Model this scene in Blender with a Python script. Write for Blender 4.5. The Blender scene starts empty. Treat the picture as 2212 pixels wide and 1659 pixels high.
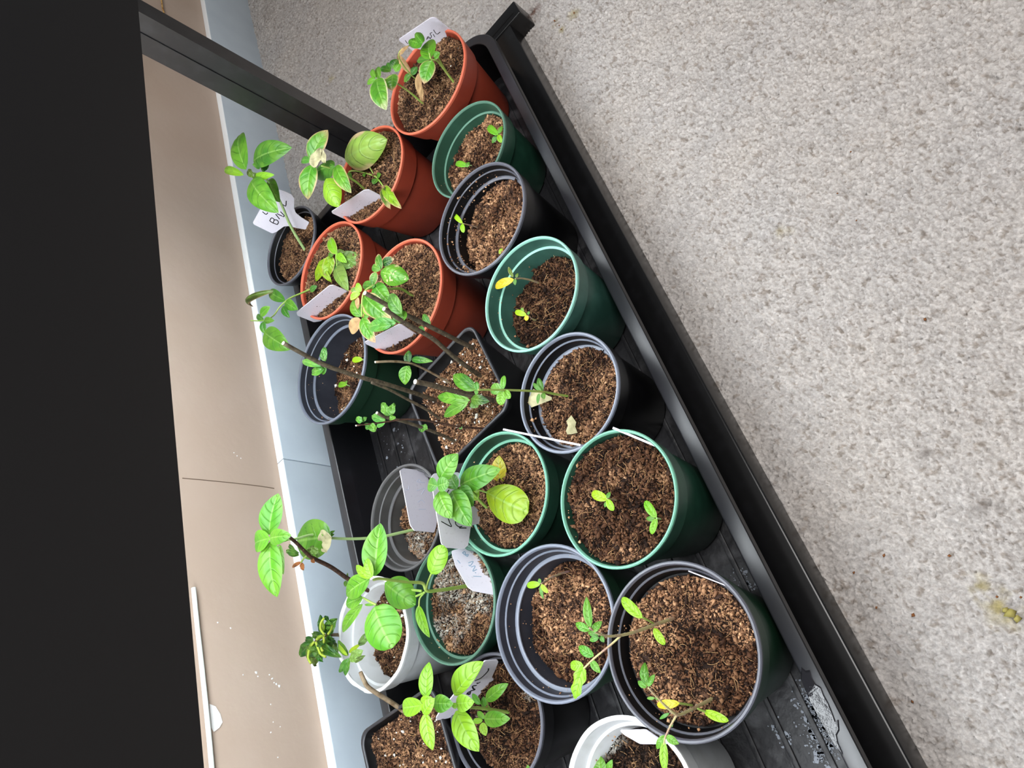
import bpy, math, random
import numpy as np
from mathutils import Vector

# ------------------------------------------------------------------ camera, world, light, exposure
SC = bpy.context.scene
COL = SC.collection
F_PX, CX, CY, CAM_H = 1630.0, 1106.0, 829.5, 0.55
AX = np.array([-0.30278029, -0.80113258, 0.51624673])   # world X seen in the camera frame (right, down, forward)
AY = np.array([-0.68368367, 0.55996409, 0.46799237])    # world Y
AD = np.array([0.66400356, 0.21125059, 0.71726735])     # world down
cam_d = bpy.data.cameras.new('camera')
cam = bpy.data.objects.new('camera', cam_d)
COL.objects.link(cam)
cam_d.sensor_fit = 'HORIZONTAL'
cam_d.sensor_width = 36.0
cam_d.lens = F_PX / 2212 * 36.0
cam_d.clip_start = 0.01
cam_d.clip_end = 30
from mathutils import Matrix
right = Vector((AX[0], AY[0], -AD[0]))
upv = -Vector((AX[1], AY[1], -AD[1]))
back = -Vector((AX[2], AY[2], -AD[2]))
M = Matrix((right, upv, back)).transposed().to_4x4()
M.translation = Vector((0, 0, CAM_H))
cam.matrix_world = M
SC.camera = cam

world = bpy.data.worlds.new('world')
SC.world = world
world.use_nodes = True
bg = world.node_tree.nodes['Background']
bg.inputs[0].default_value = (0.93, 0.96, 1.0, 1)
bg.inputs[1].default_value = 0.16

def area_light(name, loc, target, size, power, col=(1, 1, 1)):
    l = bpy.data.lights.new(name, 'AREA')
    l.size = size
    l.energy = power
    l.color = col
    o = bpy.data.objects.new(name, l)
    COL.objects.link(o)
    o.location = loc
    o.rotation_euler = (Vector(target) - Vector(loc)).to_track_quat('-Z', 'Y').to_euler()
    return o
area_light('room_light', (0.18, -0.50, 1.55), (0.22, -0.30, 0), 0.9, 27.5, (1.0, 0.975, 0.95))
TUBE_POWER = 14.0

SC.view_settings.view_transform = 'Standard'
SC.view_settings.look = 'None'
SC.view_settings.exposure = 0.0
SC.view_settings.gamma = 1.0
SC.view_settings.use_curve_mapping = False
try:
    SC.cycles.max_bounces = 6
    SC.cycles.use_denoising = True
except Exception:
    pass

# ------------------------------------------------------------------ helpers
rng = np.random.default_rng(7)
random.seed(7)

def lin(r, g, b):
    f = lambda c: ((c / 255 + 0.055) / 1.055) ** 2.4 if c > 10 else c / 255 / 12.92
    return (f(r), f(g), f(b))

def ray(p):
    return np.array([p[0] - CX, p[1] - CY, F_PX])
def at(p, z):                         # photo point -> place at height z
    r = ray(p)
    q = r * ((CAM_H - z) / (r @ AD))
    return np.array([q @ AX, q @ AY, z])
def ray_w(p):                         # world direction of the sight line
    r = ray(p)
    v = np.array([r @ AX, r @ AY, -(r @ AD)])
    return v / np.linalg.norm(v)
CAMP = np.array([0, 0, CAM_H])
def px(P):
    v = P[0] * AX + P[1] * AY + (CAM_H - P[2]) * AD
    return np.array([CX + F_PX * v[0] / v[2], CY + F_PX * v[1] / v[2]])
def on_plane(p, P0, n):
    d = ray_w(p)
    t = ((P0 - CAMP) @ n) / (d @ n)
    return CAMP + d * t
def above(p, xy, zmin=0.0, zmax=0.37):     # height on the sight line that stands most nearly above xy
    d = ray_w(p)
    h = d[:2]
    t = (np.asarray(xy) @ h) / (h @ h)
    z = CAM_H + d[2] * t
    return float(min(max(z, zmin), zmax))
def frame(ox, oy, s):
    return lambda *pts: [(ox + s * q[0], oy + s * q[1]) + tuple(q[2:]) for q in pts]
S1 = 553 / 2211
c1, c2, c3, c4 = frame(240, 0, S1), frame(750, 0, S1), frame(450, 250, S1), frame(850, 200, S1)
c5, c6, c7, c8 = frame(550, 440, S1), frame(950, 480, S1), frame(520, 580, S1), frame(750, 680, S1)
c9, c10, c11, c12 = frame(1000, 680, S1), frame(550, 950, S1), frame(900, 900, S1), frame(520, 1100, S1)
c13, c14, c15 = frame(800, 1050, S1), frame(740, 1244, S1), frame(1040, 1150, S1)
c16, c17 = frame(1200, 1150, 680 / 2212), frame(1180, 1380, 372 / 2212)
cA, cB, cC, cD = frame(780, 20, .16878), frame(630, 260, .13261), frame(480, 280, .16871), frame(640, 500, .16878)
cE, cF, cG, cH = frame(540, 1050, .15066), frame(720, 1120, .14467), frame(630, 1300, .1567), frame(860, 1400, .15616)

def link(name, me, mats, parent=None, smooth=True, kind=None):
    o = bpy.data.objects.new(name, me)
    COL.objects.link(o)
    for m in (mats if isinstance(mats, (list, tuple)) else [mats]):
        me.materials.append(m)
    if parent is not None:
        o.parent = parent
    if kind:
        o['kind'] = kind
    if smooth and len(me.polygons):
        me.polygons.foreach_set('use_smooth', np.ones(len(me.polygons), bool))
    return o
def mesh_py(name, V, F, uv=None):
    me = bpy.data.meshes.new(name)
    me.from_pydata([tuple(map(float, v)) for v in V], [], F)
    if uv is not None:
        l = me.uv_layers.new(name='UVMap')
        idx = np.zeros(len(me.loops), np.int32)
        me.loops.foreach_get('vertex_index', idx)
        l.data.foreach_set('uv', np.asarray(uv, np.float32)[idx].ravel())
    me.update()
    return me
def mesh_np(name, V, F, cols=None):
    V = np.asarray(V, np.float32)
    F = np.asarray(F, np.int32)
    me = bpy.data.meshes.new(name)
    k = F.shape[1]
    me.vertices.add(len(V))
    me.vertices.foreach_set('co', V.ravel())
    me.loops.add(F.size)
    me.loops.foreach_set('vertex_index', F.ravel())
    me.polygons.add(len(F))
    me.polygons.foreach_set('loop_start', np.arange(0, F.size, k, dtype=np.int32))
    me.polygons.foreach_set('loop_total', np.full(len(F), k, np.int32))
    if cols is not None:
        a = me.color_attributes.new('Col', 'FLOAT_COLOR', 'POINT')
        c = np.ones((len(V), 4), np.float32)
        c[:, :3] = cols
        a.data.foreach_set('color', c.ravel())
    me.update(calc_edges=True)
    me.validate()
    return me
def tag(o, label, cat, group=None, kind=None):
    if label: o['label'] = label
    if cat: o['category'] = cat
    if group: o['group'] = group
    if kind: o['kind'] = kind
    return o
def empty(name, loc, label, cat, group=None):
    o = bpy.data.objects.new(name, None)
    o.empty_display_size = 0.02
    COL.objects.link(o)
    o.location = loc
    return tag(o, label, cat, group)
def part_of(o, root):                # parent while keeping the world-space coordinates of the mesh
    o.parent = root
    o.matrix_parent_inverse = Matrix.Translation(-Vector(root.location))
    return o

def value_noise(x, y, seed):
    r = np.random.default_rng(seed)
    n = 256
    g = r.random((n, n))
    xi, yi = np.floor(x).astype(int), np.floor(y).astype(int)
    fx, fy = x - xi, y - yi
    fx, fy = fx * fx * (3 - 2 * fx), fy * fy * (3 - 2 * fy)
    a, b = g[xi % n, yi % n], g[(xi + 1) % n, yi % n]
    c, d = g[xi % n, (yi + 1) % n], g[(xi + 1) % n, (yi + 1) % n]
    return (a * (1 - fx) + b * fx) * (1 - fy) + (c * (1 - fx) + d * fx) * fy
def fbm(x, y, f0, octs, seed, gain=0.5):
    s, a, t = 0, 1, 0
    for k in range(octs):
        s = s + a * value_noise(x * f0 * 2 ** k + 17 * k, y * f0 * 2 ** k + 31 * k, seed + k)
        t += a
        a *= gain
    return s / t

# ------------------------------------------------------------------ materials
def mat(name, col, rough=0.5, spec=0.5, noise=None, bump=None, coat=0):
    m = bpy.data.materials.new(name)
    m.use_nodes = True
    nt = m.node_tree
    b = nt.nodes['Principled BSDF']
    b.inputs['Base Color'].default_value = (*col, 1)
    b.inputs['Roughness'].default_value = rough
    b.inputs['Specular IOR Level'].default_value = spec
    b.inputs['Coat Weight'].default_value = coat
    tc = None
    if noise or bump:
        tc = nt.nodes.new('ShaderNodeTexCoord')
    if noise:                          # (scale, second colour, low, high)
        n = nt.nodes.new('ShaderNodeTexNoise')
        n.inputs['Scale'].default_value = noise[0]
        n.inputs['Detail'].default_value = 6
        nt.links.new(tc.outputs['Object'], n.inputs['Vector'])
        r = nt.nodes.new('ShaderNodeMapRange')
        r.inputs[1].default_value, r.inputs[2].default_value = noise[2], noise[3]
        nt.links.new(n.outputs[0], r.inputs[0])
        mx = nt.nodes.new('ShaderNodeMix')
        mx.data_type = 'RGBA'
        mx.inputs[6].default_value = (*col, 1)
        mx.inputs[7].default_value = (*noise[1], 1)
        nt.links.new(r.outputs[0], mx.inputs[0])
        nt.links.new(mx.outputs[2], b.inputs['Base Color'])
    if bump:                           # (scale, strength, distance)
        n = nt.nodes.new('ShaderNodeTexNoise')
        n.inputs['Scale'].default_value = bump[0]
        n.inputs['Detail'].default_value = 5
        nt.links.new(tc.outputs['Object'], n.inputs['Vector'])
        bp = nt.nodes.new('ShaderNodeBump')
        bp.inputs['Strength'].default_value = bump[1]
        bp.inputs['Distance'].default_value = bump[2]
        nt.links.new(n.outputs[0], bp.inputs['Height'])
        nt.links.new(bp.outputs[0], b.inputs['Normal'])
    return m
def vcol_mat(name, rough=0.9, spec=0.2):
    m = bpy.data.materials.new(name)
    m.use_nodes = True
    nt = m.node_tree
    b = nt.nodes['Principled BSDF']
    a = nt.nodes.new('ShaderNodeVertexColor')
    a.layer_name = 'Col'
    nt.links.new(a.outputs[0], b.inputs['Base Color'])
    b.inputs['Roughness'].default_value = rough
    b.inputs['Specular IOR Level'].default_value = spec
    return m
def leaf_mat(name, scorch=None, edge_lo=0.62, edge_hi=0.95, spots=False, side=False, vein=0.24):
    """Leaf colour comes from the object; veins, blotches and dried margins follow the blade's own UV."""
    m = bpy.data.materials.new(name)
    m.use_nodes = True
    nt = m.node_tree
    N, Lk = nt.nodes.new, nt.links.new
    b = nt.nodes['Principled BSDF']
    oi = N('ShaderNodeObjectInfo')
    uv = N('ShaderNodeUVMap')
    sp = N('ShaderNodeSeparateXYZ')
    Lk(uv.outputs[0], sp.inputs[0])
    def math_(op, a, bb=None, c=None):
        n = N('ShaderNodeMath')
        n.operation = op
        for i, v in enumerate((a, bb, c)):
            if v is None: continue
            if isinstance(v, (int, float)): n.inputs[i].default_value = v
            else: Lk(v, n.inputs[i])
        return n.outputs[0]
    def mapr(v, a, bb, c=0.0, d=1.0):
        n = N('ShaderNodeMapRange')
        n.interpolation_type = 'SMOOTHSTEP'
        for i, q in enumerate((a, bb, c, d)): n.inputs[i + 1].default_value = q
        Lk(v, n.inputs[0])
        return n.outputs[0]
    def mixc(f, a, bb, blend='MIX'):
        n = N('ShaderNodeMix')
        n.data_type = 'RGBA'
        n.blend_type = blend
        if isinstance(f, float): n.inputs[0].default_value = f
        else: Lk(f, n.inputs[0])
        for i, q in ((6, a), (7, bb)):
            if isinstance(q, tuple): n.inputs[i].default_value = (*q, 1)
            else: Lk(q, n.inputs[i])
        return n.outputs[2]
    ad = math_('ABSOLUTE', math_('MULTIPLY_ADD', sp.outputs[0], 2.0, -1.0))      # 0 at the midrib, 1 at the margin
    mid = mapr(ad, 0.025, 0.09, 1.0, 0.0)
    lat = math_('FRACT', math_('MULTIPLY', math_('MULTIPLY_ADD', math_('POWER', ad, 1.5), -0.24, sp.outputs[1]), 5.0))
    latd = math_('ABSOLUTE', math_('ADD', lat, -0.5))
    latv = math_('MULTIPLY', mapr(latd, 0.015, 0.10, 1.0, 0.0), mapr(ad, 0.65, 0.95, 1.0, 0.0))
    tc = N('ShaderNodeTexCoord')
    nz = N('ShaderNodeTexNoise')
    nz.inputs['Scale'].default_value = 60
    nz.inputs['Detail'].default_value = 4
    Lk(tc.outputs['Object'], nz.inputs['Vector'])
    blotch = mapr(nz.outputs[0], 0.38, 0.66, 0.0, 1.0)
    base = mixc(math_('MULTIPLY', blotch, 0.42), oi.outputs['Color'], (0.23, 0.45, 0.05))
    base = mixc(math_('MULTIPLY', latv, vein), base, (0.03, 0.14, 0.02))
    base = mixc(math_('MULTIPLY', mid, 0.45 if vein > .1 else .15), base, (0.32, 0.54, 0.14))
    if scorch is not None:
        rad = math_('MULTIPLY', ad, mapr(sp.outputs[1], 0.55, 0.8, 1.0, 0.0)) if side else math_('MAXIMUM', math_('MULTIPLY', ad, 0.97), sp.outputs[1])
        e = mapr(math_('ADD', rad, math_('MULTIPLY_ADD', nz.outputs[0], 0.5, -0.25)), edge_lo, edge_hi)
        base = mixc(e, base, scorch)
    if spots:
        vz = N('ShaderNodeTexNoise')
        vz.inputs['Scale'].default_value = 260
        Lk(tc.outputs['Object'], vz.inputs['Vector'])
        base = mixc(mapr(vz.outputs[0], 0.60, 0.68), base, (0.62, 0.52, 0.30))
    Lk(base, b.inputs['Base Color'])
    b.inputs['Roughness'].default_value = 0.31
    b.inputs['Specular IOR Level'].default_value = 0.45
    tr = N('ShaderNodeBsdfTranslucent')
    Lk(base, tr.inputs[0])
    ms = N('ShaderNodeMixShader')
    ms.inputs[0].default_value = 0.27
    Lk(b.outputs[0], ms.inputs[1])
    Lk(tr.outputs[0], ms.inputs[2])
    Lk(ms.outputs[0], nt.nodes['Material Output'].inputs[0])
    bp = N('ShaderNodeBump')
    bp.inputs['Strength'].default_value = 0.6
    bp.inputs['Distance'].default_value = 0.0009
    Lk(math_('ADD', math_('MULTIPLY', latv, -1.0), math_('MULTIPLY', nz.outputs[0], 0.6)), bp.inputs['Height'])
    Lk(bp.outputs[0], b.inputs['Normal'])
    return m

MT = {}
MT['leaf'] = leaf_mat('leaf_green')
MT['cot'] = leaf_mat('seed_leaf', vein=0.0)
MT['scorch'] = leaf_mat('leaf_scorched', (0.55, 0.36, 0.20), 0.74, 1.02)
MT['pale_edge'] = leaf_mat('leaf_pale_margin', (0.68, 0.62, 0.38), 0.80, 1.0)
MT['scorch_side'] = leaf_mat('leaf_scorched_margin', (0.60, 0.46, 0.26), 0.70, 0.98, side=True)
MT['spot'] = leaf_mat('leaf_spotted', None, spots=True)
MT['dead'] = mat('dried_leaf', lin(176, 146, 104), 0.8, 0.2, (120, lin(140, 112, 80), 0.35, 0.7), (150, 0.5, 0.002))
MT['ash'] = mat('dried_leaf_pale', lin(172, 166, 132), 0.85, 0.2, (140, lin(130, 130, 95), 0.45, 0.75), (150, 0.5, 0.002))
MT['brown'] = mat('dried_leaf_brown', lin(150, 95, 55), 0.8, 0.2, (140, lin(70, 45, 28), 0.4, 0.7))
MT['soil'] = vcol_mat('potting_soil')
MT['stem'] = mat('stem_green', lin(140, 175, 80), 0.45, 0.4, (90, lin(160, 170, 95), 0.4, 0.7))
MT['stem_pale'] = mat('stem_pale', lin(165, 195, 130), 0.45, 0.4)
MT['stem_purple'] = mat('stem_purple', lin(140, 112, 110), 0.6, 0.3, (150, lin(160, 150, 105), 0.4, 0.6))
MT['stem_tomato'] = mat('stem_tomato', lin(176, 166, 118), 0.6, 0.3, (120, lin(160, 128, 112), 0.45, 0.65))
MT['stalk'] = mat('wilted_stalk', lin(158, 176, 62), .5, .3)
MT['bark'] = mat('twig_bark', lin(95, 84, 68), 0.75, 0.3, (260, lin(60, 52, 42), 0.4, 0.65), (400, 0.5, 0.0006))
MT['bark_brown'] = mat('twig_bark_brown', lin(88, 62, 50), 0.7, 0.3, (260, lin(52, 36, 30), 0.4, 0.65), (400, 0.5, 0.0006))
MT['bark_tan'] = mat('twig_bark_tan', lin(150, 132, 108), 0.75, 0.3, (160, lin(108, 88, 64), 0.45, 0.65), (400, 0.5, 0.0006))
MT['cut'] = mat('cut_wood', lin(225, 220, 205), 0.8, 0.2)
MT['label'] = mat('label_plastic', lin(214, 211, 224), 0.35, 0.5, (500, lin(196, 192, 204), 0.6, 0.72))
MT['ink'] = mat('label_ink', lin(28, 28, 34), 0.6, 0.3)
MT['ink_faint'] = mat('label_ink_faded', lin(140, 165, 190), 0.6, 0.3)
MT['ink_ghost'] = mat('label_ink_ghost', lin(196, 200, 220), 0.6, 0.3)
MT['white_plastic'] = mat('white_plastic', lin(206, 209, 212), 0.4, 0.5, (45, lin(186, 188, 188), 0.5, 0.75))
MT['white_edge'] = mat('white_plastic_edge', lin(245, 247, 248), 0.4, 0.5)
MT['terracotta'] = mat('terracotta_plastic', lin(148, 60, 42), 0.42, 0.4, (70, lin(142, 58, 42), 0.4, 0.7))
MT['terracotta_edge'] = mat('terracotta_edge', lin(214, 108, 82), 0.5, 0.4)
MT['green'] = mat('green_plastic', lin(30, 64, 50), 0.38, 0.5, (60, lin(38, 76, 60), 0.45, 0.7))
MT['green_edge'] = mat('green_edge', lin(112, 172, 148), 0.4, 0.5)  # pot green lightened, the light at the rim put into the colour
MT['green_dark_edge'] = mat('green_dark_edge', lin(84, 122, 105), 0.5, 0.5)  # duller rim tone, its edge light painted in as well
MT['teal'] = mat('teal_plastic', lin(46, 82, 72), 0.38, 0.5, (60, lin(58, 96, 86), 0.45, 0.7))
MT['teal_edge'] = mat('teal_edge', lin(140, 196, 180), 0.4, 0.5)  # teal made paler for the light shining at the rim
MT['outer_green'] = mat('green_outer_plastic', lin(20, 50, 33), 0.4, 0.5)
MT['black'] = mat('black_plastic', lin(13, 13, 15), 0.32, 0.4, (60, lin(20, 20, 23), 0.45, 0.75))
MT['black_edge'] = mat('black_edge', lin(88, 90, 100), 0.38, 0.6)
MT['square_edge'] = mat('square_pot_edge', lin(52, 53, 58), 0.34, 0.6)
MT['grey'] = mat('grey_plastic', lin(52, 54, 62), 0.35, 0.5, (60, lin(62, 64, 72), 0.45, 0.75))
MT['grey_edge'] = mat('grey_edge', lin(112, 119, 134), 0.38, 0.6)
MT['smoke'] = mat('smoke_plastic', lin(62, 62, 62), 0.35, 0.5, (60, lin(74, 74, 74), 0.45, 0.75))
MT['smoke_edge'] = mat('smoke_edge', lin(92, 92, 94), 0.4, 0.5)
MT['tray'] = mat('tray_plastic', lin(15, 15, 18), 0.34, 0.6, (38, lin(26, 26, 30), 0.52, 0.78), (300, 0.08, 0.001))
MT['tray_floor'] = mat('tray_floor_plastic', lin(29, 29, 32), 0.45, 0.4, (55, lin(84, 84, 87), 0.52, 0.85), (160, 0.4, 0.002))
MT['tray_lip'] = mat('tray_rim_lit', lin(36, 37, 42), 0.40, 1.0, (22, lin(46, 47, 53), 0.45, 0.7))  # brighter copy of the tray plastic, part of the lamp's reflection put into the colour
MT['metal'] = mat('black_metal', lin(14, 14, 15), 0.26, 0.45, (90, lin(20, 20, 22), 0.5, 0.8))
MT['post'] = mat('post_metal', lin(25, 25, 27), 0.30, 0.9, (90, lin(42, 42, 44), 0.5, 0.8))
MT['hood'] = mat('black_hood', lin(16, 15, 17), 0.5, 0.4)
MT['hood_in'] = mat('hood_reflector', lin(235, 235, 235), 0.5, 0.4)

# ------------------------------------------------------------------ carpeted floor
def carpet_material():
    m = vcol_mat('carpet', 0.95, 0.1)
    nt = m.node_tree
    b = nt.nodes['Principled BSDF']
    tc = nt.nodes.new('ShaderNodeTexCoord')
    n = nt.nodes.new('ShaderNodeTexNoise')
    n.inputs['Scale'].default_value = 420
    n.inputs['Detail'].default_value = 5
    n.inputs['Roughness'].default_value = 0.7
    nt.links.new(tc.outputs['Object'], n.inputs['Vector'])
    r = nt.nodes.new('ShaderNodeMapRange')
    r.inputs[1].default_value, r.inputs[2].default_value = 0.3, 0.7
    r.inputs[3].default_value, r.inputs[4].default_value = 0.74, 1.16
    nt.links.new(n.outputs[0], r.inputs[0])
    mx = nt.nodes.new('ShaderNodeMix')
    mx.data_type = 'RGBA'
    mx.blend_type = 'MULTIPLY'
    mx.inputs[0].default_value = 1
    a = [q for q in nt.nodes if q.type == 'VERTEX_COLOR'][0]
    nt.links.new(a.outputs[0], mx.inputs[6])
    nt.links.new(r.outputs[0], mx.inputs[7])
    nt.links.new(mx.outputs[2], b.inputs['Base Color'])
    bp = nt.nodes.new('ShaderNodeBump')
    bp.inputs['Strength'].default_value = 0.6
    bp.inputs['Distance'].default_value = 0.0012
    nt.links.new(n.outputs[0], bp.inputs['Height'])
    nt.links.new(bp.outputs[0], b.inputs['Normal'])
    return m
MT['carpet'] = carpet_material()
V = [(-1.8, -2.2, -0.006), (3.0, -2.2, -0.006), (3.0, 0.72, -0.006), (-1.8, 0.72, -0.006)]
floor = link('floor', mesh_np('floor', V, [[0, 1, 2, 3]], np.tile(lin(176, 171, 166), (4, 1))), MT['carpet'], smooth=False)
floor['kind'] = 'structure'
floor['label'] = 'light grey cut pile carpet covering the floor'
PILE = 0.0034
_br, _ol, _dk = lin(96, 62, 50), lin(150, 138, 92), lin(70, 58, 50)
STAINS = [(1150, 28, .011, .9, _br), (1198, 48, .006, .8, _ol), (1212, 62, .005, .7, _ol), (1238, 28, .008, .6, _ol), (2110, 1258, .007, .7, _ol), (2125, 1275, .008, .7, _ol), (2150, 1300, .009, .6, _ol), (2172, 1318, .012, .8, _ol),
          (2130, 1096, .010, .32, _dk), (2122, 1086, .005, .3, _dk), (715, 168, .008, .6, _ol), (575, 25, .03, .35, _dk), (2000, 985, .006, .6, _dk), (1705, 505, .006, .35, _ol), (1680, 500, .006, .35, _ol)]
def pile(x0, x1, y0, y1, step, seed):
    xs, ys = np.arange(x0, x1, step), np.arange(y0, y1, step)
    X, Y = np.meshgrid(xs, ys, indexing='ij')
    cell = PILE
    gx, gy = np.floor(X / cell).astype(int), np.floor(Y / cell).astype(int)
    best = np.full(X.shape, 9.0)
    second = np.full(X.shape, 9.0)
    tone = np.zeros(X.shape)
    r = np.random.default_rng(3)
    tab = r.random((256, 256, 3))
    for i in (-1, 0, 1):
        for j in (-1, 0, 1):
            t = tab[(gx + i) % 256, (gy + j) % 256]
            dx = X - (gx + i + t[..., 0]) * cell
            dy = Y - (gy + j + t[..., 1]) * cell
            d = np.hypot(dx, dy) / cell
            nb = d < best
            second = np.where(nb, best, np.minimum(second, d))
            tone = np.where(nb, t[..., 2], tone)
            best = np.where(nb, d, best)
    crease = np.clip((second - best) / 0.35, 0, 1)
    jit = np.random.default_rng(seed + 77).random(X.shape)
    Z = 0.0034 * np.sqrt(crease) + 0.0014 * tone + 0.0017 * (jit - .5) + 0.0022 * (fbm(X, Y, 110, 3, seed + 9) - .5) - 0.0046
    warm = np.array(lin(186, 179, 173))
    cool = np.array(lin(178, 174, 172))
    mix = fbm(X, Y, 14, 3, seed + 20)[..., None]
    colr = warm * mix + cool * (1 - mix)
    colr = colr * (0.86 + 0.20 * tone[..., None]) * (0.86 + .28 * jit[..., None])
    dk = np.clip((fbm(X, Y, 330, 2, seed + 31) - .69) * 14, 0, 1)[..., None]
    colr = colr * (1 - dk * np.array([.34, .38, .42])) * .95
    for (sx, sy, sr, amt, cc) in STAINS:
        q = at((sx, sy), 0)
        w = np.clip(1.3 - np.hypot(X - q[0], Y - q[1]) / sr, 0, 1) * np.clip((fbm(X, Y, 150, 3, seed + 60) - .3) * 2.6, 0, 1) * amt
        colr = colr * (1 - w[..., None]) + np.array(cc) * w[..., None]
    n, m = X.shape
    idx = np.arange(n * m).reshape(n, m)
    Fq = np.stack([idx[:-1, :-1], idx[1:, :-1], idx[1:, 1:], idx[:-1, 1:]], -1).reshape(-1, 4)
    o = link('carpet_pile', mesh_np('carpet_pile', np.stack([X, Y, Z], -1).reshape(-1, 3), Fq, colr.reshape(-1, 3)), MT['carpet'], kind='stuff')
    part_of(o, floor)
pile(-0.22, 0.96, -0.24, 0.205, 0.0012, 40)
pile(0.74, 1.66, 0.203, 0.632, 0.0018, 40)
pile(0.957, 1.66, -0.05, 0.205, 0.0018, 40)

# ------------------------------------------------------------------ wall, baseboard
WY = 0.630
def box_v(x0, x1, y0, y1, z0, z1):
    return [(x0, y0, z0), (x1, y0, z0), (x1, y1, z0), (x0, y1, z0), (x0, y0, z1), (x1, y0, z1), (x1, y1, z1), (x0, y1, z1)]
BF = [(0, 3, 2, 1), (4, 5, 6, 7), (0, 1, 5, 4), (1, 2, 6, 5), (2, 3, 7, 6), (3, 0, 4, 7)]
def bev_box(name, x0, x1, y0, y1, z0, z1, m, parent=None, bev=0.0, seg=3):
    import bmesh
    me = mesh_py(name, box_v(x0, x1, y0, y1, z0, z1), BF)
    if bev:
        bm = bmesh.new()
        bm.from_mesh(me)
        bmesh.ops.bevel(bm, geom=bm.edges[:], offset=bev, segments=seg, profile=0.5, affect='EDGES')
        bm.to_mesh(me)
        bm.free()
    o = link(name, me, m, smooth=False)
    if bev:
        me.polygons.foreach_set('use_smooth', np.array([len(p.vertices) == 4 and p.area < 1e9 for p in me.polygons]))
        try:
            me.set_sharp_from_angle(angle=math.radians(40))
        except Exception:
            pass
    if parent is not None:
        part_of(o, parent)
    return o
MT['wall'] = mat('wall_paint', lin(182, 162, 146), 0.6, 0.35, (7, lin(190, 172, 158), 0.45, 0.75), (90, 0.25, 0.0015))
MT['board'] = mat('baseboard_paint', lin(186, 197, 206), 0.35, 0.5, (25, lin(180, 191, 201), 0.4, 0.7))
MT['board_lit_top'] = mat('baseboard_lit_top', lin(240, 243, 245), 0.4, 0.4)  # same board, whitened: lamp light on its top put into the colour
MT['plaster'] = mat('bare_plaster', lin(226, 224, 222), 0.8, 0.2)
wall = bev_box('wall_back', -1.8, 3.0, WY, WY + 0.09, -0.006, 2.4, MT['wall'])
wall['kind'] = 'structure'
wall['label'] = 'tan painted wall behind the plant tray'
BZ = 0.0955
SEAM = on_plane((608, 990), np.array([0, 0.618, 0]), np.array([0, 1.0, 0]))[0]
for i, (xa, xb) in enumerate(((-1.8, SEAM - 0.0006), (SEAM + 0.0006, 3.0))):
    b = bev_box('baseboard_back', xa, xb, 0.618, WY - 0.0002, -0.004, BZ, MT['board'], bev=0.0009, seg=2)
    b['kind'] = 'structure'
    part_of(bev_box('lit_top_edge', xa, xb, 0.6184, WY - 0.0002, BZ - 0.0006, BZ + 0.0008, MT['board_lit_top'], bev=0.0005, seg=2), b)['label'] = 'top edge of the baseboard, coloured whiter for the lamp light on it'
    b['label'] = 'pale blue grey baseboard along the tan wall, ' + ('near length' if i == 0 else 'far length past the joint')
def wall_px(p, y=WY):
    return on_plane(p, np.array([0, y, 0]), np.array([0, 1.0, 0]))
def tube_mesh(name, pts, rad, sides=8, closed_ends=True):
    P = np.asarray(pts, float)
    n = len(P)
    rad = np.broadcast_to(np.asarray(rad, float), (n,))
    T = np.gradient(P, axis=0)
    T /= np.linalg.norm(T, axis=1)[:, None] + 1e-12
    ref = np.array([0, 0, 1.0]) if abs(T[0][2]) < 0.9 else np.array([1.0, 0, 0])
    V = []
    Nn = np.cross(T[0], ref)
    for i in range(n):
        Nn = Nn - T[i] * (Nn @ T[i])
        Nn /= np.linalg.norm(Nn) + 1e-12
        B = np.cross(T[i], Nn)
        for k in range(sides):
            a = 2 * math.pi * k / sides
            V.append(P[i] + rad[i] * (math.cos(a) * Nn + math.sin(a) * B))
    Fc = []
    for i in range(n - 1):
        for k in range(sides):
            k2 = (k + 1) % sides
            Fc.append((i * sides + k, i * sides + k2, (i + 1) * sides + k2, (i + 1) * sides + k))
    if closed_ends:
        Fc.append(tuple(range(sides))[::-1])
        Fc.append(tuple((n - 1) * sides + k for k in range(sides)))
    return V, Fc
def smooth_path(P, k=6):
    P = np.asarray(P, float)
    if len(P) < 3:
        t = np.linspace(0, 1, k)[:, None]
        return P[0] * (1 - t) + P[-1] * t
    Q = np.vstack([2 * P[0] - P[1], P, 2 * P[-1] - P[-2]])
    out = []
    for i in range(1, len(Q) - 2):
        for t in np.linspace(0, 1, k, endpoint=False):
            a, b_, c, d = Q[i - 1], Q[i], Q[i + 1], Q[i + 2]
            out.append(0.5 * ((2 * b_) + (-a + c) * t + (2 * a - 5 * b_ + 4 * c - d) * t * t + (-a + 3 * b_ - 3 * c + d) * t ** 3))
    out.append(P[-1])
    return np.array(out)
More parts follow.
